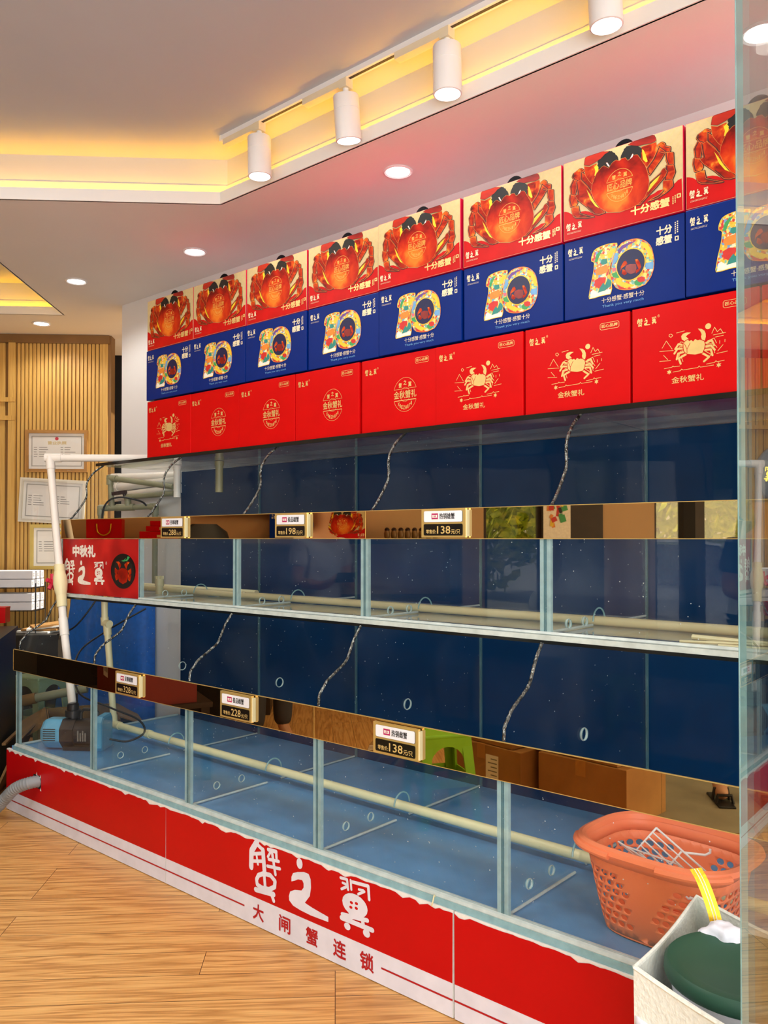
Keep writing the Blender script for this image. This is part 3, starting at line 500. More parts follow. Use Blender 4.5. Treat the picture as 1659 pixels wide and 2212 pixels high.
# ------------------------------------------------------------------ red base cabinet
FB = Fr((0, 2.03, 0))                                  # front board plane: a = world x, b = z, outward = -y
base = thing('tank_base', 'long red and white base cabinet under the glass tanks', 'cabinet', (-2.45, 2.55, 0))
mb = MB(); mb.box(-4.44, -.42, 2.045, 3.08, 0.0, .322, 'base_red'); part(mb, 'carcass', base)
rnd = random.Random(3)
def jag(x0, x1):                                       # chipped upper edge of the red film
    pts = []; x = x0
    while x < x1:
        deep = rnd.random() < .22
        pts.append((x, .322-(rnd.uniform(.008, .017) if deep else rnd.uniform(.002, .006)))); x += rnd.uniform(.012, .035)
    return pts+[(x1, .318)]
logo_w = .636
for i, (x0, x1) in enumerate(((-4.44, -2.972), (-2.9705, -1.484), (-1.478, -.42))):
    mb = MB(); mb.box(x0, x1, 2.031, 2.045, 0.002, .324, 'chip_white')
    j = jag(x0, x1); mb.poly([(x0+.001, .107), (x1-.001, .107)]+j[::-1], FB, .0008, 'base_red')
    mb.rect(x0+.001, .003, x1-.001, .107, FB, .0004, 'base_white')
    if i == 1:
        mb.rect(x0, .0555, -2.458, .0615, FB, .0012, 'base_line'); mb.rect(-1.77, .0535, x1, .0595, FB, .0012, 'base_line')
    else: mb.rect(x0+(.05 if i == 0 else 0), .055, x1, .061, FB, .0012, 'base_line')
    bp = part(mb, 'front_board', base)
    if i == 1:
        for ch, a0, a1 in zip('大闸蟹连锁', (-2.41, -2.265, -2.124, -1.99, -1.866), (-2.345, -2.20, -2.06, -1.925, -1.80)): mb = MB(); mb.text(ch, a0+.002, .026, a1-.002, .086, FB, .0014, 'base_line', .02); part(mb, 'red_character', bp, label='red character on the white band')
        mb = MB(); logo(mb, -2.437, .1165, .636, .2105, FB, .0016, 'base_white', 'base_red'); part(mb, 'white_lettering', bp, label='large white brushed lettering')
    if i == 0:
        mb = MB(); mb.rrect(-4.135, .178, -4.055, .245, .006, FB, .0012, 'dark_void')
        for a, b in ((-4.10, .247), (-4.058, .176), (-4.062, .24)): mb.poly([(a-.008, b-.004), (a+.007, b-.006), (a+.001, b+.012)], FB, .0016, 'chip_white')
        part(mb, 'hose_hole', bp)

# ------------------------------------------------------------------ stepped glass tank rack
XD = [-4.36, -3.6, -2.85, -2.09, -1.32, -.5]
rack = thing('glass_tank_rack', 'stepped two tier glass seafood tank rack with blue backing', 'tank', (-2.43, 2.56, .322))
G = 'glass'
mb = MB(); mb.box(-4.40, -.44, 2.04, 3.085, .3245, .343, 'blue_floor'); part(mb, 'blue_floor_panel', rack, label='blue covered tank floor')
for i in range(5):
    mb = MB(); mb.box(XD[i]+.004, XD[i+1]-.004, 3.078, 3.092, .343, 1.868, 'blue_film'); part(mb, 'blue_back_panel', rack, label='dark blue film behind the glass')
mb = MB()
for x in XD[1:5]: mb.box(x-.0045, x+.0045, 3.068, 3.078, .345, 1.868, 'seam_glass')
part(mb, 'back_seam', rack)
# dividers: one sheet per tank and position, with drilled holes, a pipe notch and a swept front edge
for i, x in enumerate(XD):
    YZ = Fr((x+.005, 0, 0), (0, 1, 0)); t = .010
    S = [(2.062, .857), (2.066, .895), (2.085, .918), (2.108, .942), (2.165, .975), (2.203, 1.0), (2.222, 1.03), (2.245, 1.075), (2.282, 1.122)]
    S = [(p.x, p.y) for p in spline([Vector((a, b, 0)) for a, b in S], 4)]
    notch = [(2.475, .344)]+arc((2.52, .40), .048, PI, 0, 10)+[(2.566, .344)] if i else []
    out = [(2.06, .344)]+notch+[(3.066, .344), (3.066, 1.124)]+S[::-1]
    holes = ([arc((2.2, .397), .0155, 0, 2*PI, 16)[:-1], arc((2.335, .397), .0155, 0, 2*PI, 16)[:-1]] if 0 < i < 5 else [])+([arc((2.556, .788), .021, 0, 2*PI, 18)[:-1]] if 0 < i < 5 else [])
    mb = MB(); mb.slab(out, holes, YZ, -t, 0, G, G, 'glass_edge'); d = part(mb, 'divider', rack)
    mb = MB(); mb.tube([(x, a-.003, b) for a, b in S], .0055, 'edge_glint', 8)
    part(mb, 'swept_edge', d, True, 'glinting polished front edge')
    mb = MB()
    if i: mb.tube([(x+(.008 if x < -1 else 0), y_, .35) for y_ in (2.07, 2.475)], .0048, 'silicone', 6)
    else: mb.tube([(x, 2.07, .35), (x, 3.06, .35)], .007, 'silicone', 6)
    if i: m2 = MB(); m2.tube([(x, y_, .35) for y_ in (2.566, 3.06)], .0045, 'silicone', 6); part(m2, 'silicone_bead', d, True); m2 = MB(); m2.tube([(x, a, b) for a, b in arc((2.52, .40), .047, PI, 0, 12)], .0035, 'glass_edge', 6); part(m2, 'notch_edge', d, True)
    for h in holes: m2 = MB(); m2.tube([(x, a, b) for a, b in h+h[:1]], .0021, 'silicone', 6); part(m2, 'hole_edge', d, True)
    part(mb, 'silicone_bead', d, True)
    S2 = [(2.335, 1.552), (2.345, 1.556), (2.385, 1.60), (2.432, 1.665), (2.444, 1.70), (2.442, 1.745), (2.452, 1.782), (2.49, 1.83), (2.548, 1.872)]
    S2 = [(p.x, p.y) for p in spline([Vector((a, b, 0)) for a, b in S2], 4)]
    notch = [(2.625, 1.146)]+arc((2.67, 1.163), .045, PI, 0, 10)+[(2.716, 1.146)] if i else []
    out = [(2.308, 1.146)]+notch+[(3.066, 1.146), (3.066, 1.868)]+S2[::-1]+[(2.308, 1.552)]
    holes = [arc((2.45, 1.169), .0155, 0, 2*PI, 16)[:-1], arc((2.565, 1.168), .0155, 0, 2*PI, 16)[:-1]] if 0 < i < 5 else []
    mb = MB(); mb.slab(out, holes, YZ, -t, 0, G, G, 'glass_edge'); d = part(mb, 'divider', rack)
    mb = MB(); mb.tube([(x, a-.003, b) for a, b in S2], .0055, 'edge_glint', 8)
    part(mb, 'swept_edge', d, True, 'glinting polished front edge')
    mb = MB(); mb.tube([(x, 2.31, 1.152), (x, 2.62 if i else 3.0, 1.152)], .0048, 'silicone', 6)
    if i: m2 = MB(); m2.tube([(x, a, b) for a, b in arc((2.67, 1.163), .0445, PI, 0, 12)], .003, 'glass_edge', 6); part(m2, 'notch_edge', d, True); m2 = MB(); m2.tube([(x, 2.72, 1.152), (x, 3.06, 1.152)], .0045, 'silicone', 6); part(m2, 'silicone_bead', d, True)
    for h in holes: m2 = MB(); m2.tube([(x, a, b) for a, b in h+h[:1]], .0021, 'silicone', 6); part(m2, 'hole_edge', d, True)
    part(mb, 'silicone_bead', d, True)
    # upright corner strips where front glass and divider meet
    for y_, z0, z1 in ((2.05, .345, .80), (2.299, 1.146, 1.50)):
        mb = MB()
        for k, (o_, w, m) in enumerate(((-.018, .0135, 'corner_glass'), (-.0045, .011, 'seam_glass'), (.0065, .0135, 'corner_glass'))): mb.box(x+o_, x+o_+w, y_, y_+.014, z0, z1, m)
        part(mb, 'corner_strip', rack)
for i in range(5):
    mb = MB(); mb.box(XD[i]+.002, XD[i+1]-.002, 2.05, 2.058, .345, .80, G); part(mb, 'front_glass', rack)
    if i: mb = MB(); mb.box(XD[i]+.002, XD[i+1]-.002, 2.30, 2.308, 1.146, 1.50, G); part(mb, 'front_glass', rack)
mb = MB(); mb.tube([(-4.37, 2.049, .348), (-.44, 2.049, .348)], .011, 'silicone', 8); mb.box(-4.38, -.44, 2.036, 2.05, .325, .345, 'glass_edge'); mb.tube([(-4.36, 2.066, .350), (-.44, 2.066, .350)], .007, 'silicone', 6); part(mb, 'bottom_rail', rack, True)
mb = MB(); mb.box(-4.362, -.44, 2.287, 3.066, 1.126, 1.145, 'glass_floor'); sh = part(mb, 'middle_glass_floor', rack)
mb = MB(); mb.box(-4.362, -.44, 2.281, 2.287, 1.131, 1.147, 'silicone'); mb.tube([(-3.60, 2.30, 1.150), (-.44, 2.30, 1.150)], .008, 'silicone', 6); mb.box(-4.362, -.44, 2.282, 2.2865, 1.120, 1.131, 'edge_dark'); part(mb, 'front_edge', sh)
mb = MB(); mb.box(-4.40, -.44, 2.525, 3.11, 1.870, 1.884, 'glass_floor'); sh = part(mb, 'top_glass_shelf', rack)
mb = MB(); mb.box(-4.40, -.44, 2.519, 2.525, 1.868, 1.885, 'edge_dark'); part(mb, 'front_edge', sh, label='dark front edge of the top shelf')
# bronze mirror strips, two lengths on each tier
for y_, z0, z1, spans in ((2.045, .745, .855, ((-4.402, -2.101), (-2.098, -.44))), (2.295, 1.45, 1.552, ((-4.372, -2.083), (-2.080, -.44)))):
    for x0, x1 in spans:
        mb = MB(); mb.box(x0, x1, y_, y_+.005, z0, z1, 'bronze_mirror'); q = part(mb, 'mirror_strip', rack)
        mb = MB()
        for e in ((x0, x1, z1, z1+.0022), (x0, x1, z0-.002, z0)): mb.box(e[0], e[1], y_-.0004, y_+.0054, e[2], e[3], 'gold_edge')
        mb.box(x0-.0015, x0, y_-.0004, y_+.0054, z0, z1, 'gold_edge'); part(mb, 'edge_trim', q)
# poster on the left end of the middle tank
po = thing('poster', 'red poster with white lettering and a crab dish on the middle tank', 'poster', (-3.98, 2.298, 1.15))
FP = Fr((0, 2.298, 0)); mb = MB(); mb.box(-4.356, -3.607, 2.298, 2.3, 1.149, 1.447, 'poster_red'); part(mb, 'sheet', po)
mb = MB(); mb.text('中秋礼', -4.25, 1.348, -4.01, 1.415, FP, .0006, 'ink_white', .045); logo(mb, -4.345, 1.192, .425, .148, FP, .0006, 'ink_white', 'poster_red'); mb.text('®', -3.912, 1.312, -3.898, 1.33, FP, .0006, 'ink_white'); part(mb, 'white_lettering', po)
mb = MB()
for r_, m in ((1.0, 'ink_black'), (.93, 'ink_black')): mb.ell(-3.745, 1.285, .115*r_, .088*r_, FP, .0005+(1-r_)*.001, m, 28)
mb.ell(-3.745, 1.27, .105, .076, FP, .0007, 'leather_black', 28)
mini_crab(mb, -3.745, 1.275, .155, .115, FP, .0009)
mb.poly([(-3.76, 1.335), (-3.735, 1.34), (-3.715, 1.352), (-3.73, 1.332)], FP, .0022, 'ink_green'); mb.poly([(-3.735, 1.335), (-3.71, 1.345), (-3.70, 1.36), (-3.68, 1.355), (-3.705, 1.335)], FP, .0022, 'ink_green'); part(mb, 'crab_dish_print', po, label='printed red crab on a black plate')
# price tags
def price_tag(x0, y_, z0, name, price, w=.188, label=''):
    h = .1; f = Fr((0, y_, 0)); t = thing('price_tag', label, 'price tag', (x0+w/2, y_, z0), group='price tags on the mirror strips')
    mb = MB(); mb.box(x0, x0+w, y_-.016, y_-.004, z0, z0+h, 'gold_edge'); mb.box(x0+w, x0+w+.006, y_-.014, y_, z0+.004, z0+h-.006, 'pvc_cream'); f2 = Fr((0, y_-.016, 0)); pl = part(mb, 'backing_plate', t)
    mb = MB(); mb.rrect(x0+.011, z0+.053, x0+w-.010, z0+.092, .005, f2, .001, 'ink_grey'); mb.rrect(x0+.012, z0+.054, x0+w-.012, z0+.092, .005, f2, .0014, 'tag_white')
    mb.rrect(x0+.045, z0+.060, x0+.075, z0+.087, .004, f2, .0017, 'ink_white'); mb.rect(x0+.046, z0+.0635, x0+.074, z0+.0835, f2, .002, 'ink_magenta'); mb.text('蟹之翼', x0+.049, z0+.068, x0+.071, z0+.079, f2, .0022, 'ink_white', .03)
    mb.text(name, x0+.08, z0+.063, x0+w-.043, z0+.0845, f2, .002, 'ink_black', .012); part(mb, 'name_label', t, label='white name label with black lettering')
    mb = MB(); mb.rrect(x0+.011, z0+.007, x0+w-.010, z0+.047, .005, f2, .0014, 'tag_black'); mb.text('零售价:', x0+.022, z0+.013, x0+.066, z0+.028, f2, .002, 'gold_ink', .01); mb.text(price, x0+.07, z0+.013, x0+.127, z0+.040, f2, .002, 'gold_ink', .012); mb.text('元/只', x0+.13, z0+.012, x0+.168, z0+.028, f2, .002, 'gold_ink', .008); part(mb, 'price_label', t, label='black price label with gold lettering')
for x0, y_, z0, nm, pr, rowl in ((-3.388, 2.295, 1.452, '至尊雄蟹', '288', 'upper'), (-2.571, 2.295, 1.453, '极品雄蟹', '198', 'upper'), (-1.80, 2.295, 1.453, '热销雄蟹', '138', 'upper'),
                             (-3.366, 2.045, .751, '至尊雌蟹', '328', 'lower'), (-2.608, 2.045, .753, '极品雌蟹', '228', 'lower'), (-1.805, 2.045, .75, '热销雌蟹', '138', 'lower')):
    price_tag(x0, y_, z0, nm, pr, label='gold edged price tag reading %s on the %s mirror strip' % (pr, rowl))
# ------------------------------------------------------------------ gift boxes on the top shelf
BF = Fr((0, 0, 0))
def carton(w, h, dep, m, mface, lid=False):
    mb = MB(); mb.box(0, w, 0, dep, 0, h, m)
    o = mb.build('carton'); bevel(o, .0025); return o
def circle_seal(mb, cx, cz, rx, rz, d, m, mid, tw=.62):
    q = lambda a, k=1: (cx+rx*k*math.cos(a), cz+rz*k*math.sin(a))
    for a0, a1 in ((.35, PI-.35), (PI+.35, 2*PI-.35)): mb.stroke([q(a0+(a1-a0)*k/16) for k in range(17)]+[q(a0)], .0013, BF, d, m, False, 2)
    mb.stroke([q(PI*k/8, .42) for k in range(9)], .001, BF, d, m, False, 2); mb.stroke([q(PI+PI*k/8, .42) for k in range(9)], .001, BF, d, m, False, 2)
    for s in (-1, 0, 1):
        a = PI/2-s*.62; x, z = q(a, .71); mb.text('蟹之翼'[s+1], x-rx*.13, z-rz*.15, x+rx*.13, z+rz*.13, BF, d, m, .02)
    mb.text(mid, cx-rx*tw*1.45, cz-rz*.22, cx+rx*tw*1.45, cz+rz*.24, BF, d+.0002, m, .008)
    mb.rect(cx-rx*.9, cz-rz*.34, cx+rx*.9, cz-rz*.31, BF, d, m)
    n = 8
    for k, ch in enumerate('XIEZHIYI'):
        a = PI+.78+k*(PI-1.56)/(n-1); x, z = q(a, .76); mb.text(ch, x-rx*(.035 if ch == 'I' else .075), z-rz*.11, x+rx*(.035 if ch == 'I' else .075), z+rz*.11, BF, d, m, .012)
def small_logo(mb, x0, z0, w, h, d, m, sub=True):
    logo(mb, x0, z0, w, h, BF, d, m, m)
    if sub: mb.rect(x0+.05*w, z0-.22*h, x0+.95*w, z0-.20*h, BF, d, m); [mb.rect(x0+w*(.05+.075*k), z0-.36*h, x0+w*(.09+.075*k), z0-.30*h, BF, d, m) for k in range(12)]
def dup_part(o, p): o.parent = p; return o

# crab box: cream front, red hills, big red crab
W1, H1 = .4155, .270
t1 = thing('gift_box', 'x', 'gift box', group='crab gift boxes in the top row')
o = carton(W1, H1, .34, 'box_crimson', None); o.parent = t1
mb = MB(); mb.rect(.002, .002, W1-.002, H1-.002, BF, .0004, 'box_cream')
for k in range(1, 40):                                 # faint ray pattern printed on the cream ground
    a = PI*(k+.3)/41; r0, r1 = .17, .30
    p0 = (W1/2+r0*math.cos(a), .05+r0*math.sin(a)); e = min(r1, (H1-.056)/max(math.sin(a), 1e-3), (W1/2-.005)/max(abs(math.cos(a)), 1e-3))
    if e > r0: mb.stroke([p0, (W1/2+e*math.cos(a), .05+e*math.sin(a))], .0006, BF, .0006, 'frame_gold', False, 2)
mb.poly([(.003, .003)]+[(.003+min(max(a, 0), 1)*(W1-.006), b*H1) for a, b in CRAB['hill']][::1]+[(W1-.003, .003)], BF, .0008, 'hill_red')
for s_, off in ((.8, .0), (.62, .01)):
    pts = [(a*W1, b*H1*s_) for a, b in CRAB['hill'] if a > .55]; mb.stroke([(min(a, W1-.004), b) for a, b in pts], .0008, BF, .001, 'box_red', False, 2)
pr = mb.build('printed_background', t1)
mb = MB(); A = (CRAB,)
legs = ['L1', 'L2', 'L3', 'L4', 'L5', 'L6', 'R1', 'R2', 'R3', 'R4', 'R5', 'R6']
for i, k in enumerate(legs):
    d = .0010+.00005*i; outline(mb, CRAB, k, .0012, -.0008, W1, H1, BF, d, 'crab_dark', .0062); outline(mb, CRAB, k, 0, 0, W1, H1, BF, d+.000012, 'crab_leg', .0026); art(mb, CRAB, k, 0, 0, W1, H1, BF, d+.00002, 'crab_leg'); outline(mb, CRAB, k, 0, 0, W1, H1, BF, d+.00008, 'crab_outline', .0006)
for i, (k, m, m2) in enumerate((('armL', 'crab_leg', 'crab_outline'), ('armR', 'crab_leg', 'crab_outline'), ('yL', 'crab_yellow', None), ('yR', 'crab_yellow', None), ('yL2', 'crab_yellow', None), ('yR2', 'crab_yellow', None), ('fuzzL', 'ink_black', None), ('fuzzR', 'ink_black', None), ('carapace', 'crab_carapace', 'crab_outline'), ('clawL', 'crab_shell', 'crab_dark'), ('clawR', 'crab_shell', 'crab_dark'), ('eyeL', 'ink_white', 'crab_shell'), ('eyeR', 'ink_white', 'crab_shell'))):
    d = .0016+.0001*i; art(mb, CRAB, k, 0, 0, W1, H1, BF, d, m)
    if m2: outline(mb, CRAB, k, 0, 0, W1, H1, BF, d+.00005, m2, .0009)
mb.build('printed_crab', t1)
mb = MB(); circle_seal(mb, .496*W1, .514*H1, .115*W1, .195*H1, .0031, 'seal_gold', '匠心品牌', .62); mb.build('round_seal', t1)
mb = MB(); small_logo(mb, .03*W1, .115*H1, .14*W1, .10*H1, .0014, 'cream_ink'); mb.build('logo_lettering', t1)
mb = MB(); mb.text('十分感蟹', .585*W1, .098*H1, .895*W1, .205*H1, BF, .0014, 'gold_ink', .03)
for k in range(5): mb.rect(.915*W1, (.11+.019*k)*H1, .924*W1, (.122+.019*k)*H1, BF, .0014, 'gold_ink'); mb.rect(.932*W1, (.12+.019*k)*H1, .941*W1, (.132+.019*k)*H1, BF, .0014, 'gold_ink')
mb.rrect(.948*W1, .165*H1, .98*W1, .215*H1, .002, BF, .0014, 'gold_ink'); mb.rect(.957*W1, .178*H1, .971*W1, .203*H1, BF, .0016, 'hill_red'); mb.build('title_lettering', t1)
mb = MB(); HT = Fr((0, .03, 0)); mb.slab([(W1*.5-.036, H1-.002), (W1*.5+.036, H1-.002)]+arc((W1*.5, H1-.006), .036, .12, PI-.12, 12), [], HT, -.002, .002, 'handle_black'); mb.build('handle', t1)
ORD = ['leftmost', 'second from left', 'third from left', 'fourth from left', 'fifth from left', 'sixth from left', 'seventh from left', 'eighth from left', 'ninth from left']
R1 = [-3.90, -3.486, -3.066, -2.643, -2.224, -1.800, -1.378, -.958, -.538]
rj = random.Random(5)
def row(t, X, z, lab, grp, y=2.533, extra=None):
    for i, x in enumerate(X):
        l = lab % ORD[i]; loc = (x, y+rj.uniform(-.004, .005), z+rj.uniform(0, .001))
        if i == 0: t.location = loc; tag(t, l, t['category'], grp); q = t
        else: q = dup(t, loc, rj.uniform(-.003, .003), l, grp)
row(t1, R1[:8], 2.4665, 'cream gift box printed with a big crab, %s in top row', 'crab gift boxes in the top row')

# blue anniversary box
W2, H2 = .4155, .268
t2 = thing('gift_box', 'x', 'gift box', group='blue gift boxes in the middle row')
o = carton(W2, H2, .34, 'box_blue', None); o.parent = t2
mb = MB(); a2 = lambda k, d, m: art(mb, TEN, k, 0, 0, W2, H2, BF, d, m)
a2('one', .0006, 'festive'); a2('zero', .0006, 'festive')
for i, (k, m) in enumerate((('cloud', 'ink_white'), ('p1', 'ink_green'), ('sun', 'ink_yellow'), ('p2', 'ink_teal'), ('hat', 'ink_orange'), ('bowl1', 'ink_red'), ('mtn', 'ink_teal'), ('z1', 'ink_purple'), ('z2', 'ink_yellow'), ('z3', 'ink_blue'), ('z4', 'ink_green'), ('z5', 'ink_pink'), ('z6', 'ink_green'), ('z7', 'ink_yellow'), ('z8', 'ink_red'), ('z9', 'ink_blue'), ('bowl2', 'ink_red'))):
    a2(k, .0008+.00006*i, m)
for k, m in (('one', 'ink_yellow'), ('zero', 'ink_orange')): outline(mb, TEN, k, 0, 0, W2, H2, BF, .0019, m, .0022)
cx, cz = .577*W2, .532*H2; rx, rz = .114*W2, .186*H2
mb.ell(cx, cz, rx*1.06, rz*1.06, BF, .0020, 'ink_yellow', 28); mb.ell(cx, cz, rx, rz, BF, .0022, 'ink_navy', 28)
for i, (k, m) in enumerate((('cl1', 'crab_leg'), ('cl2', 'crab_leg'), ('lg1', 'crab_leg'), ('lg2', 'crab_leg'), ('crab', 'crab_shell'))): a2(k, .0024+.00008*i, m)
mb.build('printed_number_ten', t2, ).__setitem__('label', 'printed festive number ten with a small crab inside the zero')
mb = MB(); small_logo(mb, .035*W2, .80*H2, .135*W2, .105*H2, .0006, 'cream_ink'); mb.build('logo_lettering', t2); mb = MB(); mb.text('十分', .782*W2, .80*H2, .905*W2, .905*H2, BF, .0006, 'cream_ink', .03); mb.text('感蟹', .778*W2, .68*H2, .905*W2, .785*H2, BF, .0006, 'cream_ink', .03)
mbc = MB(); mbc.text('十分感蟹·感蟹十分', .33*W2, .13*H2, .685*W2, .195*H2, BF, .0006, 'cream_ink', 0); mbc.text('Thank you very much', .335*W2, .065*H2, .68*W2, .105*H2, BF, .0006, 'ink_blue', 0)
for k in range(6): mb.rect(.925*W2, (.775+.024*k)*H2, .934*W2, (.79+.024*k)*H2, BF, .0006, 'cream_ink'); mb.rect(.942*W2, (.785+.024*k)*H2, .951*W2, (.80+.024*k)*H2, BF, .0006, 'cream_ink')
mb.rrect(.925*W2, .69*H2, .955*W2, .745*H2, .002, BF, .0006, 'cream_ink'); mb.rect(.933*W2, .703*H2, .947*W2, .732*H2, BF, .0008, 'box_blue'); mb.build('title_lettering', t2); mbc.build('caption_lettering', t2)
row(t2, [x+.001 for x in R1[:8]], 2.1955, 'blue gift box with number ten, %s in the middle row', 'blue gift boxes in the middle row', 2.532)

# plain red boxes: gold line crab, or a round gold seal
W3, H3 = .391, .303
def red_box(kind, tabs):
    t = thing('gift_box', 'x', 'gift box'); o = carton(W3, H3, .34, 'box_red', None); o.parent = t
    mb = MB(); P = lambda l: [(a*W3, b*H3) for a, b in l]
    lx = (.045, .80) if kind == 'crab' else (.05, .785)
    if kind == 'crab':
        for k, l in GOLD['poly'].items(): mb.poly(P(l), BF, .0007, 'gold_ink')
        for k, l in GOLD['leg'].items(): mb.stroke(P(l), .0062, BF, .0006, 'gold_ink'); mb.stroke([((a+.018 if i < 9 else a)*W3, (b+.02)*H3) for i, (a, b) in enumerate(l)], .0018, BF, .0008, 'gold_ink')
        mb.stroke(P(GOLD['poly']['body']), .0022, BF, .00085, 'box_red', True, 2)
        for l in GOLD['line'].values(): mb.stroke(P(l), .0017, BF, .0006, 'gold_ink', False, 2)
        (mx, mz), = GOLD['moon']; mb.ell(mx*W3, mz*H3, .009, .009, BF, .0006, 'gold_ink', 14)
        for mx, mz in GOLD['stars']: mb.poly([(mx*W3+.0085*(1 if k % 2 else .5)*math.cos(k*PI/6), mz*H3+.0085*(1 if k % 2 else .5)*math.sin(k*PI/6)) for k in range(12)], BF, .0006, 'gold_ink')
        (a, b), (c, d) = GOLD['poly']['body'][4], GOLD['poly']['body'][12]
        mb.stroke([(.435*W3, .55*H3), (.455*W3, .49*H3), (.48*W3, .55*H3)], .0016, BF, .0010, 'box_red'); mb.stroke([(.455*W3, .49*H3), (.455*W3, .45*H3)], .0016, BF, .0010, 'box_red')
        mb.text('金秋蟹礼', .33*W3, .155*H3, .585*W3, .225*H3, BF, .0006, 'gold_ink', .01)
        mb.build('printed_gold_crab', t)
    else:
        circle_seal(mb, .60*W3, .46*H3, .155*W3, .225*H3, .0006, 'gold_ink', '金秋蟹礼', .66); mb.build('printed_gold_seal', t)
    mb = MB(); small_logo(mb, lx[0]*W3, lx[1]*H3, .165*W3, .09*H3, .0006, 'gold_ink', False); mb.text('®', (lx[0]+.172)*W3, (lx[1]+.07)*H3, (lx[0]+.19)*W3, (lx[1]+.1)*H3, BF, .0006, 'gold_ink')
    mb.build('logo_lettering', t); mb = MB()
    a0, b0, a1, b1 = .735*W3, .845*H3, .905*W3, .915*H3; mb.stroke([(a0, b0+.004), (a0+.004, b0), (a1-.004, b0), (a1, b0+.004), (a1, b1-.004), (a1-.004, b1), (a0+.004, b1), (a0, b1-.004)], .0013, BF, .0006, 'gold_ink', True, 2)
    mb.text('匠心品牌', a0+.005, b0+.006, a1-.005, b1-.004, BF, .0006, 'gold_ink', .015); mb.build('gold_badge', t)
    if tabs:
        mb = MB()
        for a in (.22, .74): mb.stroke([(a*W3, H3-.002), (a*W3, H3-.020), ((a+.075)*W3, H3-.020), ((a+.075)*W3, H3-.002)], .0012, BF, .0006, 'hill_red', False, 2)
        mb.build('lid_tab', t)
    return t
R3 = [-3.895, -3.512, -3.115, -2.722, -2.321, -1.931, -1.532, -1.132, -.735]
ta = red_box('crab', False); tb = red_box('seal', True); tc = red_box('seal', False)
done = set()
for i, x in enumerate(R3[:9]):
    t = tb if i in (1, 2, 3) else tc if i == 4 else ta; kd = 'gold line crab' if t is ta else 'round gold seal'
    l = 'red gift box with %s, %s in the bottom row' % (kd, ORD[i]); loc = (x, 2.534+rj.uniform(-.004, .004), 1.8855)
    if id(t) in done: dup(t, loc, rj.uniform(-.003, .003), l, 'red gift boxes in the bottom row')
    else: t.location = loc; tag(t, l, 'gift box', 'red gift boxes in the bottom row'); done.add(id(t))

# ------------------------------------------------------------------ lights of the ceiling
def spot_lamp(o, loc, power, angle, color=(1, .95, .88), aim=(0, 0, -1), size=.03, blend=.6):
    d = bpy.data.lights.new('lamp', 'SPOT'); d.energy = power; d.spot_size = math.radians(angle); d.spot_blend = blend; d.color = color; d.shadow_soft_size = size
    q = bpy.data.objects.new('lamp', d); C.objects.link(q); q.parent = o; q.location = Vector(loc)-o.location; q.rotation_euler = Vector(aim).to_track_quat('-Z', 'Y').to_euler()
    return q
DOWN_W, SPOT_W = 4.5, 9
names = [('recessed round ceiling light above the leftmost gift boxes', -3.84, 2.80), ('recessed round ceiling light just left of the gift boxes', -4.846, 2.635), ('small recessed round ceiling light close to the slatted wall', -6.0, 2.985), ('recessed round ceiling light above the middle gift boxes', -2.32, 2.772), ('recessed round ceiling light behind the glass door leaf', -.80, 2.77)]
for lab, x, y in names:
    t = thing('recessed_light', lab, 'ceiling light', (x, y, 3.07), group='recessed lights in the ceiling border')
    mb = MB(); mb.lathe([(.052, -.0005), (.066, -.0005), (.068, -.004), (.060, -.008), (.052, -.004)], (x, y, 3.07), 'lamp_white', 28, cap=False); part(mb, 'rim', t, True)
    mb = MB(); mb.lathe([(.0, -.003), (.053, -.003), (.053, -.0015), (0, -.0015)], (x, y, 3.07), 'led_white', 28, cap=False); part(mb, 'diffuser', t)
    spot_lamp(t, (x, y, 3.055), 22 if x < -4.5 else DOWN_W, 150, size=.05)
TY = 2.385
tr = thing('light_track', 'long white lighting track with a black slot on the raised ceiling', 'track', (-1.2, TY, ZT))
mb = MB(); mb.box(-3.06, .8, TY-.017, TY+.017, ZT-.022, ZT, 'lamp_white'); part(mb, 'rail', tr)
mb = MB(); mb.box(-3.05, .8, TY-.006, TY+.006, ZT-.0232, ZT-.021, 'track_black'); mb.box(-3.062, -3.05, TY-.019, TY+.019, ZT-.025, ZT, 'pvc_white'); part(mb, 'slot', tr)
for i, (x, tilt, lab) in enumerate(((-2.80, (.00, .02), 'white cylindrical track spotlight at the left end of the track'), (-2.27, (-.05, .16), 'tilted white cylindrical track spotlight, second from left'), (-1.765, (.0, .02), 'white cylindrical track spotlight, third from left'), (-1.155, (.02, .06), 'white cylindrical track spotlight cut by the top picture edge'))):
    t = thing('track_spotlight', lab, 'spotlight', (x, TY, ZT-.022), group='spotlights on the track')
    mb = MB(); mb.box(x-.235, x-.02, TY-.018, TY+.018, ZT-.05, ZT-.0221, 'adapter_cream'); mb.box(x-.02, x+.02, TY-.02, TY+.02, ZT-.058, ZT-.022, 'adapter_cream'); part(mb, 'adapter', t)
    mb = MB(); pz = ZT-.055; mb.cyl((x, TY, pz+.01), (x, TY, pz-.035), .012, 'lamp_white', 12); part(mb, 'stem', t, True)
    ax = Vector((tilt[0]+.0, tilt[1], -1)).normalized(); top = Vector((x, TY, pz-.03)); M = lambda r, h: (r, h)
    mb = MB(); mb.lathe([(.0, 0), (.050, 0), (.052, .003), (.052, .055), (.0505, .056), (.0505, .058), (.052, .059), (.052, .172), (.047, .174), (.044, .160), (.0, .160)], top, 'lamp_white', 32, ax, False); part(mb, 'housing', t, True)
    mb = MB(); mb.lathe([(.0, .163), (.043, .163), (.043, .1615), (0, .1615)], top, 'led_white', 24, ax, False); part(mb, 'lens', t)
    spot_lamp(t, top+ax*.19, SPOT_W, 118, size=.035, aim=ax)
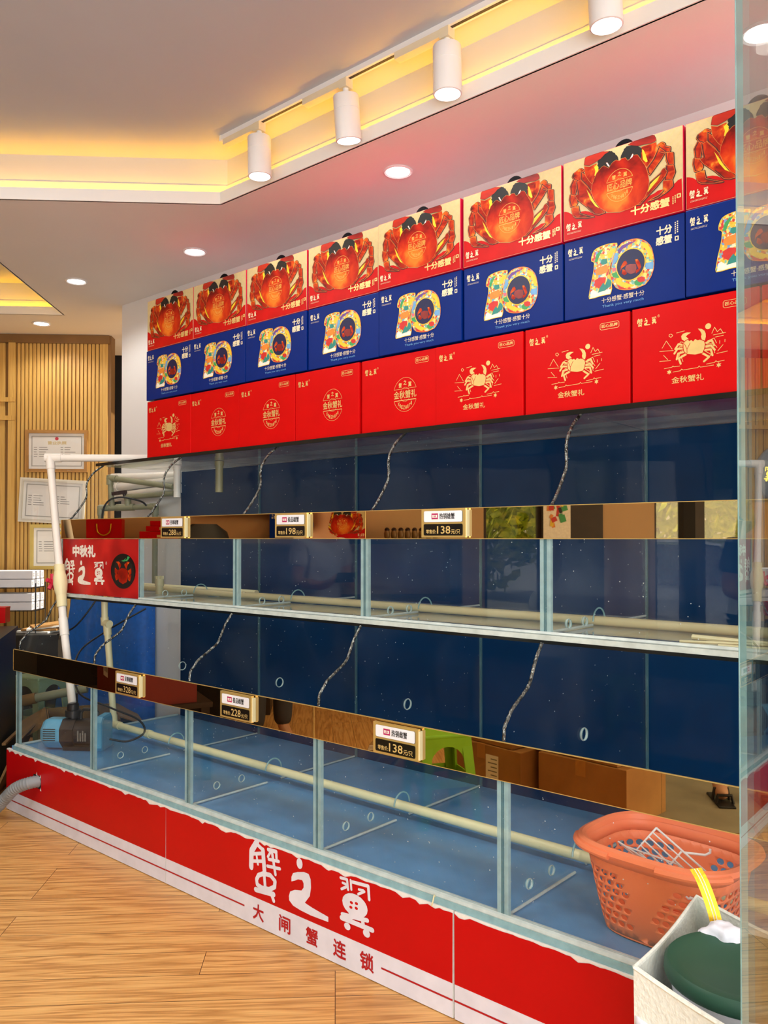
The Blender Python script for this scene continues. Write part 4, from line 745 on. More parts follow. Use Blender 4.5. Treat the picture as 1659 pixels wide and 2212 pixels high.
# ------------------------------------------------------------------ pipes, pump and hose
def pipe(name, label, runs, m, r, joints=(), n=14):
    x0, y0, z0 = runs[0][0]; t = thing(name, label, 'pipe', (x0, y0, min(p[2] for R in runs for p in R)))
    for R in runs: mb = MB(); mb.tube(R, r, m, n); part(mb, 'pipe_run', t, True)
    for a, b, k in joints: mb = MB(); mb.tube([a, b], r*k, m, n); part(mb, 'coupling', t, True)
    return t
V3 = Vector
WP = [V3((-4.475, 2.28, 1.905)), V3((-4.395, 2.265, 1.62)), V3((-4.312, 2.25, 1.33)), V3((-4.222, 2.232, .99)), V3((-4.065, 2.2, .59))]
def wp(z):
    for q, r_ in zip(WP, WP[1:]):
        if q.z >= z >= r_.z: return q.lerp(r_, (q.z-z)/(q.z-r_.z))
p = pipe('white_pipe', 'long leaning white pipe with an elbow at the left end of the rack', [[WP[0], WP[1], wp(1.30)], [wp(1.10), wp(.99), WP[4]], [(-4.475, 2.28, 1.905), (-4.02, 2.74, 1.908), (-3.98, 2.78, 1.908)]], 'pvc_white', .0205,
         [((-4.4945, 2.262, 1.905), (-4.43, 2.325, 1.905), 1.18), (wp(1.9)+V3((0, 0, .012)), wp(1.84), 1.18), (wp(1.02), wp(.93), 1.18)])
mb = MB(); mb.tube([wp(1.305), wp(1.27)], .027, 'pvc_cream', 14); mb.tube([wp(1.27), wp(1.24), wp(1.205), wp(1.17), wp(1.14)], [.028, .035, .038, .034, .027], 'pvc_cream', 16); mb.tube([wp(1.14), wp(1.08)], .027, 'pvc_cream', 14); part(mb, 'valve_body', p, True)
vc = wp(1.21); vd = V3((-.8, -.3, 0)).normalized()
mb = MB(); mb.cyl(vc, vc+vd*.05, .018, 'valve_red', 12)
for k in range(5): a = k*2*PI/5+.3; u_ = V3((-.35, .94, 0)); mb.tube([vc+vd*.052, vc+vd*.056+u_*.04*math.cos(a)+V3((0, 0, .046*math.sin(a)))], .012, 'valve_red', 8)
part(mb, 'valve_handle', p, True, 'red valve handle')
pipe('standpipe', 'short white pipe hanging under the top shelf beside the blue backing', [[(-3.985, 2.79, 1.868), (-3.985, 2.79, 1.685)]], 'pvc_white', .021, [((-3.985, 2.79, 1.868), (-3.985, 2.79, 1.845), 1.2)])
pipe('hanging_pipe', 'short grey pipe end hanging inside the upper left compartment', [[(-3.60, 2.79, 1.868), (-3.60, 2.79, 1.70)]], 'pvc_grey', .021, [((-3.60, 2.79, 1.868), (-3.60, 2.79, 1.845), 1.2)])
pipe('drain_pipe', 'cream pipe running along the floor of the lower tank', [[(-4.30, 2.52, 1.118), (-4.296, 2.52, .985)], [(-4.268, 2.52, .93), (-4.196, 2.52, .425)], [(-4.19, 2.52, .405), (-.46, 2.52, .387)]], 'pvc_cream', .0185,
     [((-4.298, 2.52, 1.0), (-4.293, 2.52, .955), 1.22), ((-4.30, 2.52, .968), (-4.245, 2.52, .962), 1.22), ((-4.272, 2.52, .965), (-4.262, 2.52, .90), 1.22), ((-4.203, 2.52, .455), (-4.196, 2.52, .395), 1.22), ((-4.21, 2.52, .405), (-4.13, 2.52, .405), 1.22), ((-3.86, 2.52, .4035), (-3.83, 2.52, .4032), 1.22)])
t = pipe('drain_pipe', 'cream pipe running along the floor of the middle tank', [[(-4.30, 2.68, 1.166), (-.46, 2.68, 1.160)], [(-4.33, 2.8, 1.166), (-3.3, 2.8, 1.166)]], 'pvc_cream', .0165)
t = thing('overflow_cap', 'cream notched overflow cap standing on the middle tank floor', 'pipe cap', (-3.875, 2.6, 1.145))
mb = MB(); mb.lathe([(0, 0), (.021, 0), (.021, .045), (.024, .046), (.024, .085), (.0, .085)], (-3.875, 2.6, 1.1455), 'pvc_cream', 18)
for k in range(8): a = k*PI/4; mb.obox((-3.875+.0205*math.cos(a), 2.6+.0205*math.sin(a), 1.2305), .008, .009, .014, 'pvc_cream', a, base=True)
part(mb, 'cap_body', t)
# grey manifold behind the left end of the rack
t = pipe('grey_pipe_manifold', 'grey pipe manifold with a dark red valve behind the left rack end', [[(-4.93, 2.86, 1.16), (-4.93, 2.86, 1.625)], [(-4.93, 2.86, 1.645), (-4.60, 3.04, 1.655)], [(-4.59, 3.045, 1.655), (-4.59, 3.045, 1.16)], [(-4.86, 2.90, 1.65), (-4.87, 2.89, 1.83)], [(-4.87, 2.89, 1.845), (-4.40, 3.05, 1.775)], [(-4.76, 2.95, 1.72), (-4.40, 3.06, 1.735)]], 'pvc_grey', .018,
         [((-4.94, 2.855, 1.648), (-4.88, 2.89, 1.65), 1.25), ((-4.93, 2.86, 1.66), (-4.93, 2.86, 1.60), 1.25), ((-4.62, 3.03, 1.655), (-4.58, 3.05, 1.655), 1.25), ((-4.59, 3.045, 1.67), (-4.59, 3.045, 1.60), 1.25), ((-4.83, 2.915, 1.65), (-4.72, 2.975, 1.653), 1.3), ((-4.87, 2.89, 1.86), (-4.87, 2.89, 1.80), 1.25), ((-4.88, 2.886, 1.846), (-4.82, 2.907, 1.837), 1.25), ((-4.76, 2.95, 1.725), (-4.755, 2.953, 1.66), 1.2)])
mb = MB(); mb.obox((-4.80, 2.915, 1.745), .10, .022, .022, 'crab_dark', .5, 0, -.12); mb.cyl((-4.765, 2.945, 1.70), (-4.775, 2.935, 1.742), .012, 'crab_dark', 10); part(mb, 'valve_handle', t, True, 'dark red valve handle')
for k, (z0, z1, lab) in enumerate(((1.865, 1.845, 'topmost white pipe fixed to the white wall'), (1.80, 1.83, 'middle white pipe fixed to the white wall'), (1.735, 1.765, 'lowest white pipe fixed to the white wall'))):
    pipe('wall_pipe', lab, [[(-5.14, 3.075, z0), (-4.35, 3.085, z1)]], 'pvc_white', .030, [((-5.145, 3.075, z0), (-5.06, 3.0755, z0+(z1-z0)*.1), 1.12)])
# pump
t = thing('water_pump', 'blue and black water pump on the lower tank floor', 'pump', (-4.075, 2.245, .344), math.radians(38))
mb = MB(); X = (1, 0, 0); cz = .082
oc = lambda r, x: [(x, r*1.0*math.cos(k*PI/4+PI/8), cz+r*math.sin(k*PI/4+PI/8)) for k in range(8)]
mb.ring([oc(.060, -.185), oc(.078, -.165), oc(.082, -.15), oc(.082, -.075)], 'pump_blue')
mb.build('motor_cover', t).__setitem__('label', 'blue slotted motor cover'); bevel(t.children[-1], .006)
mb = MB()
for k in range(6): mb.box(-.16, -.095, -.0775, -.0745, cz-.028+k*.0115, cz-.0235+k*.0115, 'pump_black')
mb.build('vent_slots', t.children[-1])
mb = MB(); mb.ring([oc(.081, -.075), oc(.081, -.005)], 'pump_black'); mb.lathe([(.0, -.005), (.072, -.005), (.072, .11), (.0, .11)], (0, 0, cz), 'pump_black', 28, X); mb.box(-.06, .10, -.06, .06, 0.001, .02, 'pump_black'); mb.box(-.04, .09, -.045, .045, .01, .05, 'pump_black'); mb.build('pump_body', t)
mb = MB()
for k in range(4): mb.box(.02+k*.013, .028+k*.013, -.0728, -.0715, cz-.03, cz+.025-(k % 2)*.012, 'ink_grey')
mb.build('rating_print', t)
mb = MB(); mb.ring([[(x, sx*w, cz+sz*h) for sx, sz in ((-1, -.7), (-.7, -1), (.7, -1), (1, -.7), (1, .75), (.7, 1.05), (-.7, 1.05), (-1, .75))] for x, w, h in ((.112, .072, .085), (.116, .078, .09), (.148, .078, .09), (.152, .07, .08))], 'pump_blue'); mb.build('front_flange', t).__setitem__('label', 'blue front flange')
mb = MB(); mb.tube([(.01, 0, cz+.07), (.01, 0, cz+.105), (.025, 0, cz+.122), (.085, 0, cz+.122), (.10, 0, cz+.105), (.10, 0, cz+.07)], .009, 'pump_black', 8); mb.build('handle', t, True)
mb = MB(); mb.lathe([(0, .05), (.026, .05), (.026, .085), (.040, .086), (.040, .118), (.030, .12), (.030, .150), (.024, .152), (.024, .205), (0, .205)], (-.033, 0, cz), 'pump_black', 18); mb.build('outlet', t, True)
mb = MB(); mb.tube(spline([(-4.62, 3.0, 1.0), (-4.70, 2.75, .86), (-4.56, 2.5, .76), (-4.30, 2.36, .60), (-4.05, 2.40, .54), (-3.86, 2.46, .49), (-3.80, 2.46, .43), (-3.86, 2.40, .385), (-3.92, 2.33, .40)], 8), .0055, 'cable_black', 8); o = mb.build('pump_cable', None, True); tag(o, 'thin black cable sagging behind the water pump', 'cable')
mb = MB(); mb.tube(spline([(-5.08, 3.0, 1.16), (-5.1, 2.9, 1.0), (-5.18, 2.82, .86), (-5.3, 2.76, .80)], 8), .006, 'cable_black', 8); o = mb.build('power_cable', None, True); tag(o, 'thin black cable hanging in front of the blue board', 'cable')
mb = MB(); mb.tube(spline([(-4.90, 2.86, 1.16), (-4.90, 2.85, 1.55), (-4.86, 2.86, 1.68), (-4.76, 2.90, 1.715), (-4.66, 2.98, 1.69), (-4.62, 3.0, 1.66)], 8), .006, 'cable_black', 8); o = mb.build('power_cable', None, True); tag(o, 'thin black cable arching over the grey pipe manifold', 'cable')
P = spline([(-4.07, 2.10, .212), (-4.10, 2.0, .212), (-4.17, 1.95, .178), (-4.25, 1.93, .11), (-4.33, 1.915, .048), (-4.44, 1.89, .034), (-4.62, 1.80, .034)], 14)
mb = MB(); mb.tube(P, [.0285 if k % 2 else .0315 for k in range(len(P))], 'hose_grey', 14); o = mb.build('drain_hose', None, True); tag(o, 'grey corrugated hose coming out of the red base board', 'hose')
# ------------------------------------------------------------------ things behind the left end of the rack
mb = MB(); prof = [(-5.50, 2.98), (-5.1, 2.99), (-4.85, 2.985), (-4.74, 3.0), (-4.69, 3.04), (-4.675, 3.09)]
prof = [(q.x, q.y) for q in spline([V3((a, b, 0)) for a, b in prof], 5)]; n = len(prof)
vs = []; sl = lambda i, z: (prof[i][0]-(0.28*(1.12-z) if i == 0 else .28*(1.12-z)*max(0, 1-i/6)), prof[i][1], z)
rings = []
for z in (.0, .4, .8, 1.115): rings.append([sl(i, z) for i in range(n)]+[(sl(i, z)[0]-.004, sl(i, z)[1]+.018, z) for i in range(n-1, -1, -1)])
mb.ring(rings, 'blue_board'); o = mb.build('blue_board', None, True); tag(o, 'bent bright blue foam board standing behind the left rack end', 'board')
t = thing('cardboard_box', 'worn brown cardboard box on the floor left of the tank rack', 'box', (-4.79, 2.66, 0), math.radians(-25))
mb = MB(); mb.box(-.26, .26, -.2, .2, 0, .01, 'cardboard_aged')
for q in ((-.26, .26, -.2, -.194), (-.26, .26, .194, .2), (-.26, -.254, -.2, .2), (.254, .26, -.2, .2)): mb.box(*q, .01, .36, 'cardboard_aged')
mb.build('carton', t)
for c_, sz, rz, rx in (((0, -.275, .33), (.50, .16, .006), 0, .5), ((0, .27, .34), (.50, .16, .006), 0, -.4)): mb = MB(); mb.obox(c_, *sz, 'cardboard_aged', rz, rx); mb.build('flap', t)
mb = MB(); mb.obox((-4.72, 2.20, .17), .40, .012, .37, 'cardboard_aged', math.radians(-38), math.radians(-24)); mb.obox((-4.77, 2.21, .30), .36, .02, .012, 'cardboard_aged', math.radians(-38)); o = mb.build('cardboard_sheet'); tag(o, 'torn flattened cardboard sheet leaning beside the red base', 'cardboard')
def stool(label, loc, h, w, m, rz, grp=None):
    t = thing('plastic_stool', label, 'stool', loc, rz); a = w/2
    mb = MB(); mb.box(-a, a, -a, a, h-.025, h, m); o = mb.build('seat', t); bevel(o, .01, 3)
    for sx in (-1, 1):
        for sy in (-1, 1):
            mb = MB(); q = a*.96; b = a*1.25; wv = .055
            top = [(sx*q, sy*q), (sx*(q-wv), sy*q), (sx*(q-wv), sy*(q-.012)), (sx*(q-.012), sy*(q-.012)), (sx*(q-.012), sy*(q-wv)), (sx*q, sy*(q-wv))]
            bot = [(sx*b, sy*b), (sx*(b-wv*.8), sy*b), (sx*(b-wv*.8), sy*(b-.012)), (sx*(b-.012), sy*(b-.012)), (sx*(b-.012), sy*(b-wv*.8)), (sx*b, sy*(b-wv*.8))]
            mb.ring([[(x, y, h-.02) for x, y in top], [(x, y, 0) for x, y in bot]], m); mb.build('leg', t)
    for k in range(4):
        mb = MB(); M = Matrix.Rotation(k*PI/2, 4, 'Z'); pts = [(-a*.9, h-.02), (a*.9, h-.02), (a*.98, h-.16)]+[(a*.70*math.cos(g), h-.16+.10*math.sin(g)) for g in [i*PI/10 for i in range(11)]]+[(-a*.98, h-.16)]
        f = Fr((0, -a*.99, 0)); tmp = MB(); tmp.slab(pts[::-1], [], f, -.006, 0, m); mb.add([M @ Vector(v) for v in tmp.v], tmp.f, m)
        f = Fr((0, -a*1.12, 0)); tmp = MB(); tmp.slab([(-a*1.05, h*.42), (a*1.05, h*.42), (a*1.03, h*.52), (-a*1.03, h*.52)], [], f, -.006, 0, m); mb.add([M @ Vector(v) for v in tmp.v], tmp.f, m); mb.build('apron', t)
    return t
stool('pale green plastic stool standing behind the left rack end', (-5.43, 2.70, 0), .53, .25, 'stool_pale', .3)
mb = MB(); mb.tube([(-5.28, 2.47, .0), (-5.26, 2.48, .40)], .03, 'cardboard_aged', 14); mb.tube([(-5.265, 2.475, .40), (-4.98, 2.80, .475)], .028, 'pvc_grey', 14); mb.tube([(-5.28, 2.46, .395), (-5.19, 2.56, .42)], .035, 'cardboard_aged', 14); o = mb.build('bent_pipe', None, True); tag(o, 'bent brownish pipe with an elbow beside the cardboard box', 'pipe')
# ------------------------------------------------------------------ basket with wire rack inside
def sup(th, a, b, n=3.2):
    c, s = math.cos(th), math.sin(th); r = (abs(c)**n+abs(s)**n)**(-1/n); return a*r*c, b*r*s
bk = thing('plastic_basket', 'coral plastic basket with round holes inside the lower tank', 'basket', (-.925, 2.285, .3445), math.radians(-4))
HB = .262; NC, NR = 40, 9
_A = [sup(2*PI*k/720-PI/2, .182, .144, 3.4) for k in range(721)]; _S = [0]
for p_, q_ in zip(_A, _A[1:]): _S.append(_S[-1]+math.hypot(q_[0]-p_[0], q_[1]-p_[1]))
def ang(u):                                            # even spacing round the basket wall
    t = (u % 1)*_S[-1]; lo, hi = 0, 720
    while hi-lo > 1:
        md = (lo+hi)//2
        if _S[md] <= t: lo = md
        else: hi = md
    return (lo+(t-_S[lo])/max(_S[hi]-_S[lo], 1e-9))/720*2*PI-PI/2
def bpt(u, h):                                         # u 0..1 around, h 0..1 up
    k = h**.85; a = .158+.052*k; b = .118+.052*k; x, y = sup(ang(u), a, b, 3.4); return Vector((x+.012*k, y-.018*k, h*HB))
mb = MB(); BQ = [(-1, -1), (-.33, -1), (.33, -1), (1, -1), (1, -.33), (1, .33), (1, 1), (.33, 1), (-.33, 1), (-1, 1), (-1, .33), (-1, -.33)]
for i in range(NC):
    for j in range(NR):
        P = lambda a, b: bpt((i+.5*(j+(b+1)/2)+(a+1)/2)/NC, .03+.80*(j+(b+1)/2)/NR)
        Q = lambda a, b: bpt((i+.5*(j+.5)+.5+a/2)/NC, .03+.80*(j+.5+b/2)/NR)
        uc = ((i+.5*(j+.5)+.5)/NC) % 1; off = min(uc, 1-uc); off2 = abs(uc-.5); wid = .030+.0020*(j-3)**2
        o1 = [P(*q) for q in BQ]
        if j == 0 or j == NR-1 or off < wid or off2 < .05: mb.add(o1, [tuple(range(12))], 'basket_coral')
        else:
            o2 = [Q(.76*math.cos(g), .76*math.sin(g)) for g in [math.radians(225+30*k) for k in range(12)]]
            mb.add(o1+o2, [(k, (k+1) % 12, 12+(k+1) % 12, 12+k) for k in range(12)], 'basket_coral')
n = 88
mb.ring([[bpt(k/n, h) for k in range(n)] for h in (.828, .9, 1.0)], 'basket_coral', False)
mb.ring([[bpt(k/n, .03) for k in range(n)], [bpt(k/n, .012)*1.0 for k in range(n)], [Vector((bpt(k/n, 0).x*.94, bpt(k/n, 0).y*.94, 0)) for k in range(n)]], 'basket_coral', False)
mb.add([Vector((bpt(k/n, 0).x*.94, bpt(k/n, 0).y*.94, 0)) for k in range(n)], [tuple(range(n))], 'basket_coral')
o = mb.build('basket_body', bk, True); sm = o.modifiers.new('s', 'SOLIDIFY'); sm.thickness = .0028; sm.offset = 0
mb = MB(); P = [bpt(k/n, 1.0) for k in range(n)]; prf = [(-.004, -.012), (-.001, .003), (.010, .007), (.022, .002), (.026, -.010), (.022, -.016)]
rings = []
for k in range(n):
    u = k/n; q = P[k]; tn = (P[(k+1) % n]-P[k-1]).normalized(); nr = Vector((tn.y, -tn.x, 0)); off = min(u, 1-u)
    rings.append([q+nr*a+Vector((0, 0, b)) for a, b in prf])
mb.ring(rings, 'basket_coral', False, True); mb.build('rim', bk, True)
for s in (-1, 1):
    mb = MB(); idx = [int((.5+s*(.435)+s*t/60)*n) % n if False else int((s*(.055+t/100*1.2)) % 1*n) for t in range(0, 11)]
    pts = []
    for k in idx:
        tn = (P[(k+1) % n]-P[k-1]).normalized(); nr = Vector((tn.y, -tn.x, 0)); pts.append(P[k]+nr*.026+Vector((0, 0, -.012)))
    mb.tube(pts, .0095, 'basket_coral', 8); mb.build('grip', bk, True)
mb = MB(); f = [(.085*math.cos(PI+PI*k/10), HB*.86+.055*math.sin(PI+PI*k/10)) for k in range(11)]
idx = [bpt((a/ .9) % 1, .9) for a in (0,)]
mb2 = None
wr = thing('wire_rack', 'small white wire rack lying in the coral basket', 'rack', (-.92, 2.28, .50))
A, B, D = V3((-.976, 2.333, .610)), V3((-.80, 2.26, .545)), V3((-1.005, 2.262, .560)); E = B+(D-A)
mb = MB(); mb.tube([A, B, E, D, A], .0032, 'rack_white', 8)
for k in range(1, 5): mb.tube([A+(D-A)*k/5, B+(E-B)*k/5], .0022, 'rack_white', 6)
for k in (.5, .9): mb.tube([A+(B-A)*k+V3((0, 0, -.003)), D+(E-D)*k+V3((0, 0, -.003))], .0028, 'rack_white', 6)
part(mb, 'top_grid', wr, True)
mb = MB(); F_, G_ = V3((-1.055, 2.25, .575)), V3((-.83, 2.235, .50)); q = V3((.03, .05, -.05)); mb.tube([F_, G_, G_+q, F_+q, F_], .0026, 'rack_white', 6)
for k in range(1, 7): mb.tube([F_+(G_-F_)*k/7, F_+q+(G_-F_)*k/7], .002, 'rack_white', 6)
mb.tube([F_+(G_-F_)*.1, A+(B-A)*.5+V3((.0, -.03, -.03)), B+V3((-.02, -.01, -.04))], .0026, 'rack_white', 6); part(mb, 'side_grid', wr, True)
mb = MB(); h0 = A+(B-A)*.55; mb.tube([h0, h0+V3((.05, .02, .0)), h0+V3((.062, .025, .008)), h0+V3((.062, .025, .018))], .0036, 'rack_white', 8); h1 = E+V3((.0, 0, 0)); mb.tube([h1, h1+V3((.04, .03, .01)), h1+V3((.048, .036, .03))], .0036, 'rack_white', 8); part(mb, 'hook', wr, True)
# ------------------------------------------------------------------ canvas bin with the green lidded bucket and ribbon, in front of the base
fp = [V3((-.687, 1.53, 0)), V3((.26, 1.40, 0))*0+V3((-.687+.947*.40, 1.53-.322*.40, 0)), V3((-.713+.947*.40, 1.93-.322*.40, 0)), V3((-.713, 1.93, 0))]
cen = sum(fp, V3())/4
def sq(k, z, sag=0):
    out = []
    for i in range(4):
        a, b = fp[i], fp[(i+1) % 4]
        for t in range(8): q = a.lerp(b, t/8); q = cen+(q-cen)*k; bul = math.sin(PI*t/8); out.append(V3((q.x, q.y, z-sag*bul)))
    return out
cb = thing('canvas_bin', 'open cream canvas storage bin in front of the red base', 'bin', (cen.x, cen.y, 0))
mb = MB(); mb.ring([sq(.955, .002), sq(.985, .3), sq(1.0, .62, .012), sq(.975, .62, .012), sq(.955, .3), sq(.93, .012)], 'canvas'); part(mb, 'fabric_body', cb)
mb = MB(); R = sq(.99, .62, .012); mb.tube(R+R[:1], .0048, 'canvas', 6); part(mb, 'rim_seam', cb, True)
bu = thing('bucket', 'round bucket with a dark green lid standing in the canvas bin', 'bucket', (-.53, 1.685, .02))
mb = MB(); mb.lathe([(0, 0), (.118, 0), (.128, .5), (.138, .565), (0, .565)], (-.53, 1.685, .02), 'plastic_white', 36); part(mb, 'body', bu, True)
mb = MB(); mb.lathe([(.0, .566), (.146, .566), (.149, .572), (.148, .590), (.142, .597), (.118, .596), (.112, .592), (.0, .594)], (-.53, 1.685, .02), 'lid_green', 48); part(mb, 'lid', bu, True, 'dark green round lid')
for c_, r_, lab in (((-.625, 1.565, .50), .058, 'crumpled white plastic bag beside the green lid, near the front corner of the bin'), ((-.60, 1.80, .585), .05, 'crumpled white plastic bag behind the green lid')):
    b = bmesh.new(); bmesh.ops.create_icosphere(b, subdivisions=4, radius=r_)
    from mathutils import noise as MN
    for v in b.verts: v.co *= 1+.35*MN.noise(v.co*28)+.2*MN.noise(v.co*60)
    me = bpy.data.meshes.new('plastic_bag'); b.to_mesh(me); b.free(); me.materials.append(MAT['plastic_white']); o = bpy.data.objects.new('plastic_bag', me); C.objects.link(o); o.location = c_; tag(o, lab, 'bag')
    for p_ in me.polygons: p_.use_smooth = True
rb = thing('ribbon', 'gold glitter ribbon with white stripes sticking out of the canvas bin', 'ribbon', (-.63, 1.835, .60))
rp_ = spline([(-.685, 1.850, .715), (-.668, 1.848, .69), (-.645, 1.842, .64), (-.625, 1.832, .58), (-.60, 1.82, .50)], 5); wv = V3((.7558, .6548, .15))*.013
def strip(a0, a1, m, dz): 
    mb = MB(); nn = V3((.5, -.7, .1))*dz; mb.ring([[q+wv*a0+nn, q+wv*a1+nn, q+wv*a1+nn*.2, q+wv*a0+nn*.2] for q in rp_], m); return mb
part(strip(-1, 1, 'ribbon_gold', .0012), 'gold_band', rb); mbx = strip(-.30, -.17, 'ribbon_white', .0022); part(mbx, 'white_stripe', rb); part(strip(.17, .30, 'ribbon_white', .0022), 'white_stripe', rb)
# bamboo skewers lying in the right end of the middle tank
for i, (a, b, w) in enumerate((((-.93, 2.50, 1.152), (-.60, 2.44, 1.152), .010), ((-.925, 2.385, 1.150), (-.58, 2.43, 1.158), .005), ((-.80, 2.34, 1.151), (-.56, 2.37, 1.151), .007), ((-.82, 2.43, 1.159), (-.57, 2.40, 1.162), .006))):
    mb = MB(); mb.tube([a, b], w*.8, 'pvc_cream', 8); o = mb.build('bamboo_stick', None, True); tag(o, ('thick bamboo stick lying farthest back in the middle tank', 'longest thin bamboo stick lying in the middle tank', 'bamboo stick lying nearest the middle tank front', 'bamboo stick lying across the others in the middle tank')[i], 'stick', 'bamboo sticks in the middle tank')
mb = MB(); mb.tube(spline([(-1.556, 2.036, .345), (-1.553, 2.028, .352), (-1.556, 2.024, .33), (-1.562, 2.026, .318)], 5), .0022, 'pvc_cream', 6); o = mb.build('twine', None, True); tag(o, 'short bit of straw twine hanging over the red board edge', 'twine')
# ------------------------------------------------------------------ certificates on the slatted wall
def cert(label, ac, zc, w, h, rot, mf, glare, title):
    f0 = SW.p(ac, zc, .013); R = Matrix.Rotation(rot, 4, SW.n); u = R @ SW.u; v = R @ SW.v; f = Fr(f0, u, v); t = thing('framed_certificate', label, 'certificate', f0, group='framed certificates on the slatted wall')
    a, b = w/2, h/2; k = .026
    mb = MB(); mb.slab([(-a, -b), (a, -b), (a, b), (-a, b)], [[(-a+k, -b+k), (a-k, -b+k), (a-k, b-k), (-a+k, b-k)]], f, .001, .020, mf); part(mb, 'frame', t)
    mb = MB(); mb.rect(-a+k-.001, -b+k-.001, a-k+.001, b-k+.001, f, .004, 'paper')
    for e in (.022, .026): mb.stroke([(-a+k+e, -b+k+e), (a-k-e, -b+k+e), (a-k-e, b-k-e), (-a+k+e, b-k-e)], .0022, f, .0046, 'paper_border', True, 2)
    part(mb, 'sheet', t)
    mb = MB()
    if title: mb.text(title, -.07, b-.115, .075, b-.088, f, .0048, 'frame_gold', .01)
    rr = random.Random(int(zc*100))
    for i in range(5):
        z = b-.14-i*.018
        mb.rect(-a+.065, z, -a+.085+rr.random()*.01, z+.004, f, .0048, 'ink_grey'); mb.rect(-a+.105, z, -a+.14+rr.random()*.08, z+.004, f, .0048, 'ink_grey')
        if i < 4: mb.rect(.03, z, .05, z+.004, f, .0048, 'ink_grey'); mb.rect(.06, z, .09+rr.random()*.06, z+.004, f, .0048, 'ink_grey')
    part(mb, 'print', t)
    if glare: mb = MB(); mb.rect(-a+.012, -b+.010, a-.012, b-.012, f, .0215, 'wrap_film'); part(mb, 'plastic_wrap', t, label='clear plastic wrap')
    mb = MB(); mb.ell(.0, b-.068, .014, .014, f, .005, 'valve_red' if mf == 'frame_wood' else 'ink_yellow', 16); part(mb, 'emblem', t, label='round emblem')
    return t
cert('framed certificate in brown wood, topmost of the three on the slatted wall', 2.19, 2.142, .485, .335, 0, 'frame_wood', True, '营业执照')
cert('framed certificate in a white ornate frame, middle of the three', 2.16, 1.745, .51, .35, math.radians(-3), 'frame_white', True, '')
cert('framed certificate in a pale gold frame, lowest of the three', 2.23, 1.383, .48, .355, 0, 'frame_gold', False, '营业执照')
# ------------------------------------------------------------------ counter and shelf at the left edge
A_, E_ = V3((-5.158, 2.411, 0)), V3((-4.603, 2.059, 0)); dr_ = (E_-A_).normalized(); nl = V3((dr_.y, -dr_.x, 0))
if nl.dot(V3((UY, -UX, 0))) > 0: nl = -nl
ct = thing('counter', 'dark shop counter at the left edge beside the tanks', 'counter', A_+dr_*.35+nl*.17)
F0 = A_+dr_*.70
mb = MB(); mb.ring([[q+V3((0, 0, z)) for q in (A_, F0, F0+nl*.35, A_+nl*.35)] for z in (.06, .872)], 'counter_dark'); part(mb, 'body', ct)
mb = MB(); mb.ring([[q+V3((0, 0, z)) for q in (A_-dr_*.01-nl*.012, F0+dr_*.01-nl*.012, F0+nl*.35, A_-dr_*.01+nl*.35)] for z in (.874, .898)], 'counter_dark'); part(mb, 'worktop', ct)
mb = MB(); mb.ring([[q+V3((0, 0, z)) for q in (A_+nl*.04, F0+nl*.04, F0+nl*.32, A_+nl*.32)] for z in (.0, .059)], 'dark_void'); part(mb, 'plinth', ct)
def camf(fwd, lat, z): q = DF*fwd+DX*lat; return V3((q.x, q.y, z))
t = thing('red_carton', 'small red box standing on the dark counter', 'box', camf(5.42, -2.52, .899)); mb = MB(); c_ = camf(5.42, -2.52, .899); mb.obox(c_, .09, .12, .088, 'box_red', .9, base=True); part(mb, 'carton', t); mb = MB(); mb.obox(c_+V3((0, 0, .0885)), .093, .123, .012, 'box_red', .9, base=True); part(mb, 'lid', t)
t = thing('jar', 'small glass jar with a dark blue lid on the counter', 'jar', camf(5.02, -2.385, .899)); c_ = camf(5.02, -2.385, .899)
mb = MB(); mb.lathe([(0, 0), (.034, 0), (.037, .01), (.037, .075), (.03, .085), (0, .085)], c_, 'pvc_cream', 18); part(mb, 'body', t, True); mb = MB(); mb.lathe([(0, .085), (.036, .085), (.036, .112), (0, .112)], c_, 'ink_navy', 18); part(mb, 'lid', t, True)
# low cabinet with papers behind, wire shelf with white cartons
c_ = camf(6.22, -2.80, 0); rz_ = math.radians(45.7)
cab = thing('low_cabinet', 'dark low cabinet in front of the slatted wall', 'cabinet', c_, rz_)
mb = MB(); mb.box(-.36, .40, -.22, .28, 0.0, .72, 'counter_dark'); mb.build('body', cab); mb = MB(); mb.box(-.37, .41, -.23, .28, .721, .745, 'counter_dark'); mb.build('worktop', cab)
for k, (m, lab) in enumerate((('paper', 'white papers'), ('cardboard', 'brown envelope'), ('paper', 'white sheet'), ('cardboard', 'tan envelope'))):
    mb = MB(); q = c_+V3((math.cos(rz_)*(.20+.025*k), math.sin(rz_)*(.20+.025*k), .746+.016*k)); mb.obox(q, .26, .19, .013, m, rz_+.25*k-.3, 0, -.10 if k > 1 else 0, base=True); o = mb.build('paper_stack' if k % 2 == 0 else 'envelope'); tag(o, ('flat stack of white papers at the bottom of the pile on the low cabinet', 'brown envelope on the white papers of the low cabinet', 'white sheets between the two envelopes on the low cabinet', 'tan envelope on top of the pile on the low cabinet')[k], 'paper')
sh_ = thing('wire_shelf', 'black wire shelf holding small white cartons by the slatted wall', 'shelf', c_+V3((0, 0, .746)), rz_)
mb = MB()
for z in (.165, .335): 
    mb.tube([(-.32, -.10, z), (.20, -.10, z), (.20, .12, z), (-.32, .12, z), (-.32, -.10, z)], .004, 'cable_black', 6)
    for k in range(5): mb.tube([(-.30+.12*k, -.10, z), (-.30+.12*k, .12, z)], .003, 'cable_black', 6)
mb.build('tray', sh_, True)
for x, y in ((.20, -.10), (.20, .12), (-.32, -.10), (-.32, .12)): mb = MB(); mb.tube([(x, y, 0), (x, y, .37)], .004, 'cable_black', 6); mb.build('post', sh_, True)
proto = None
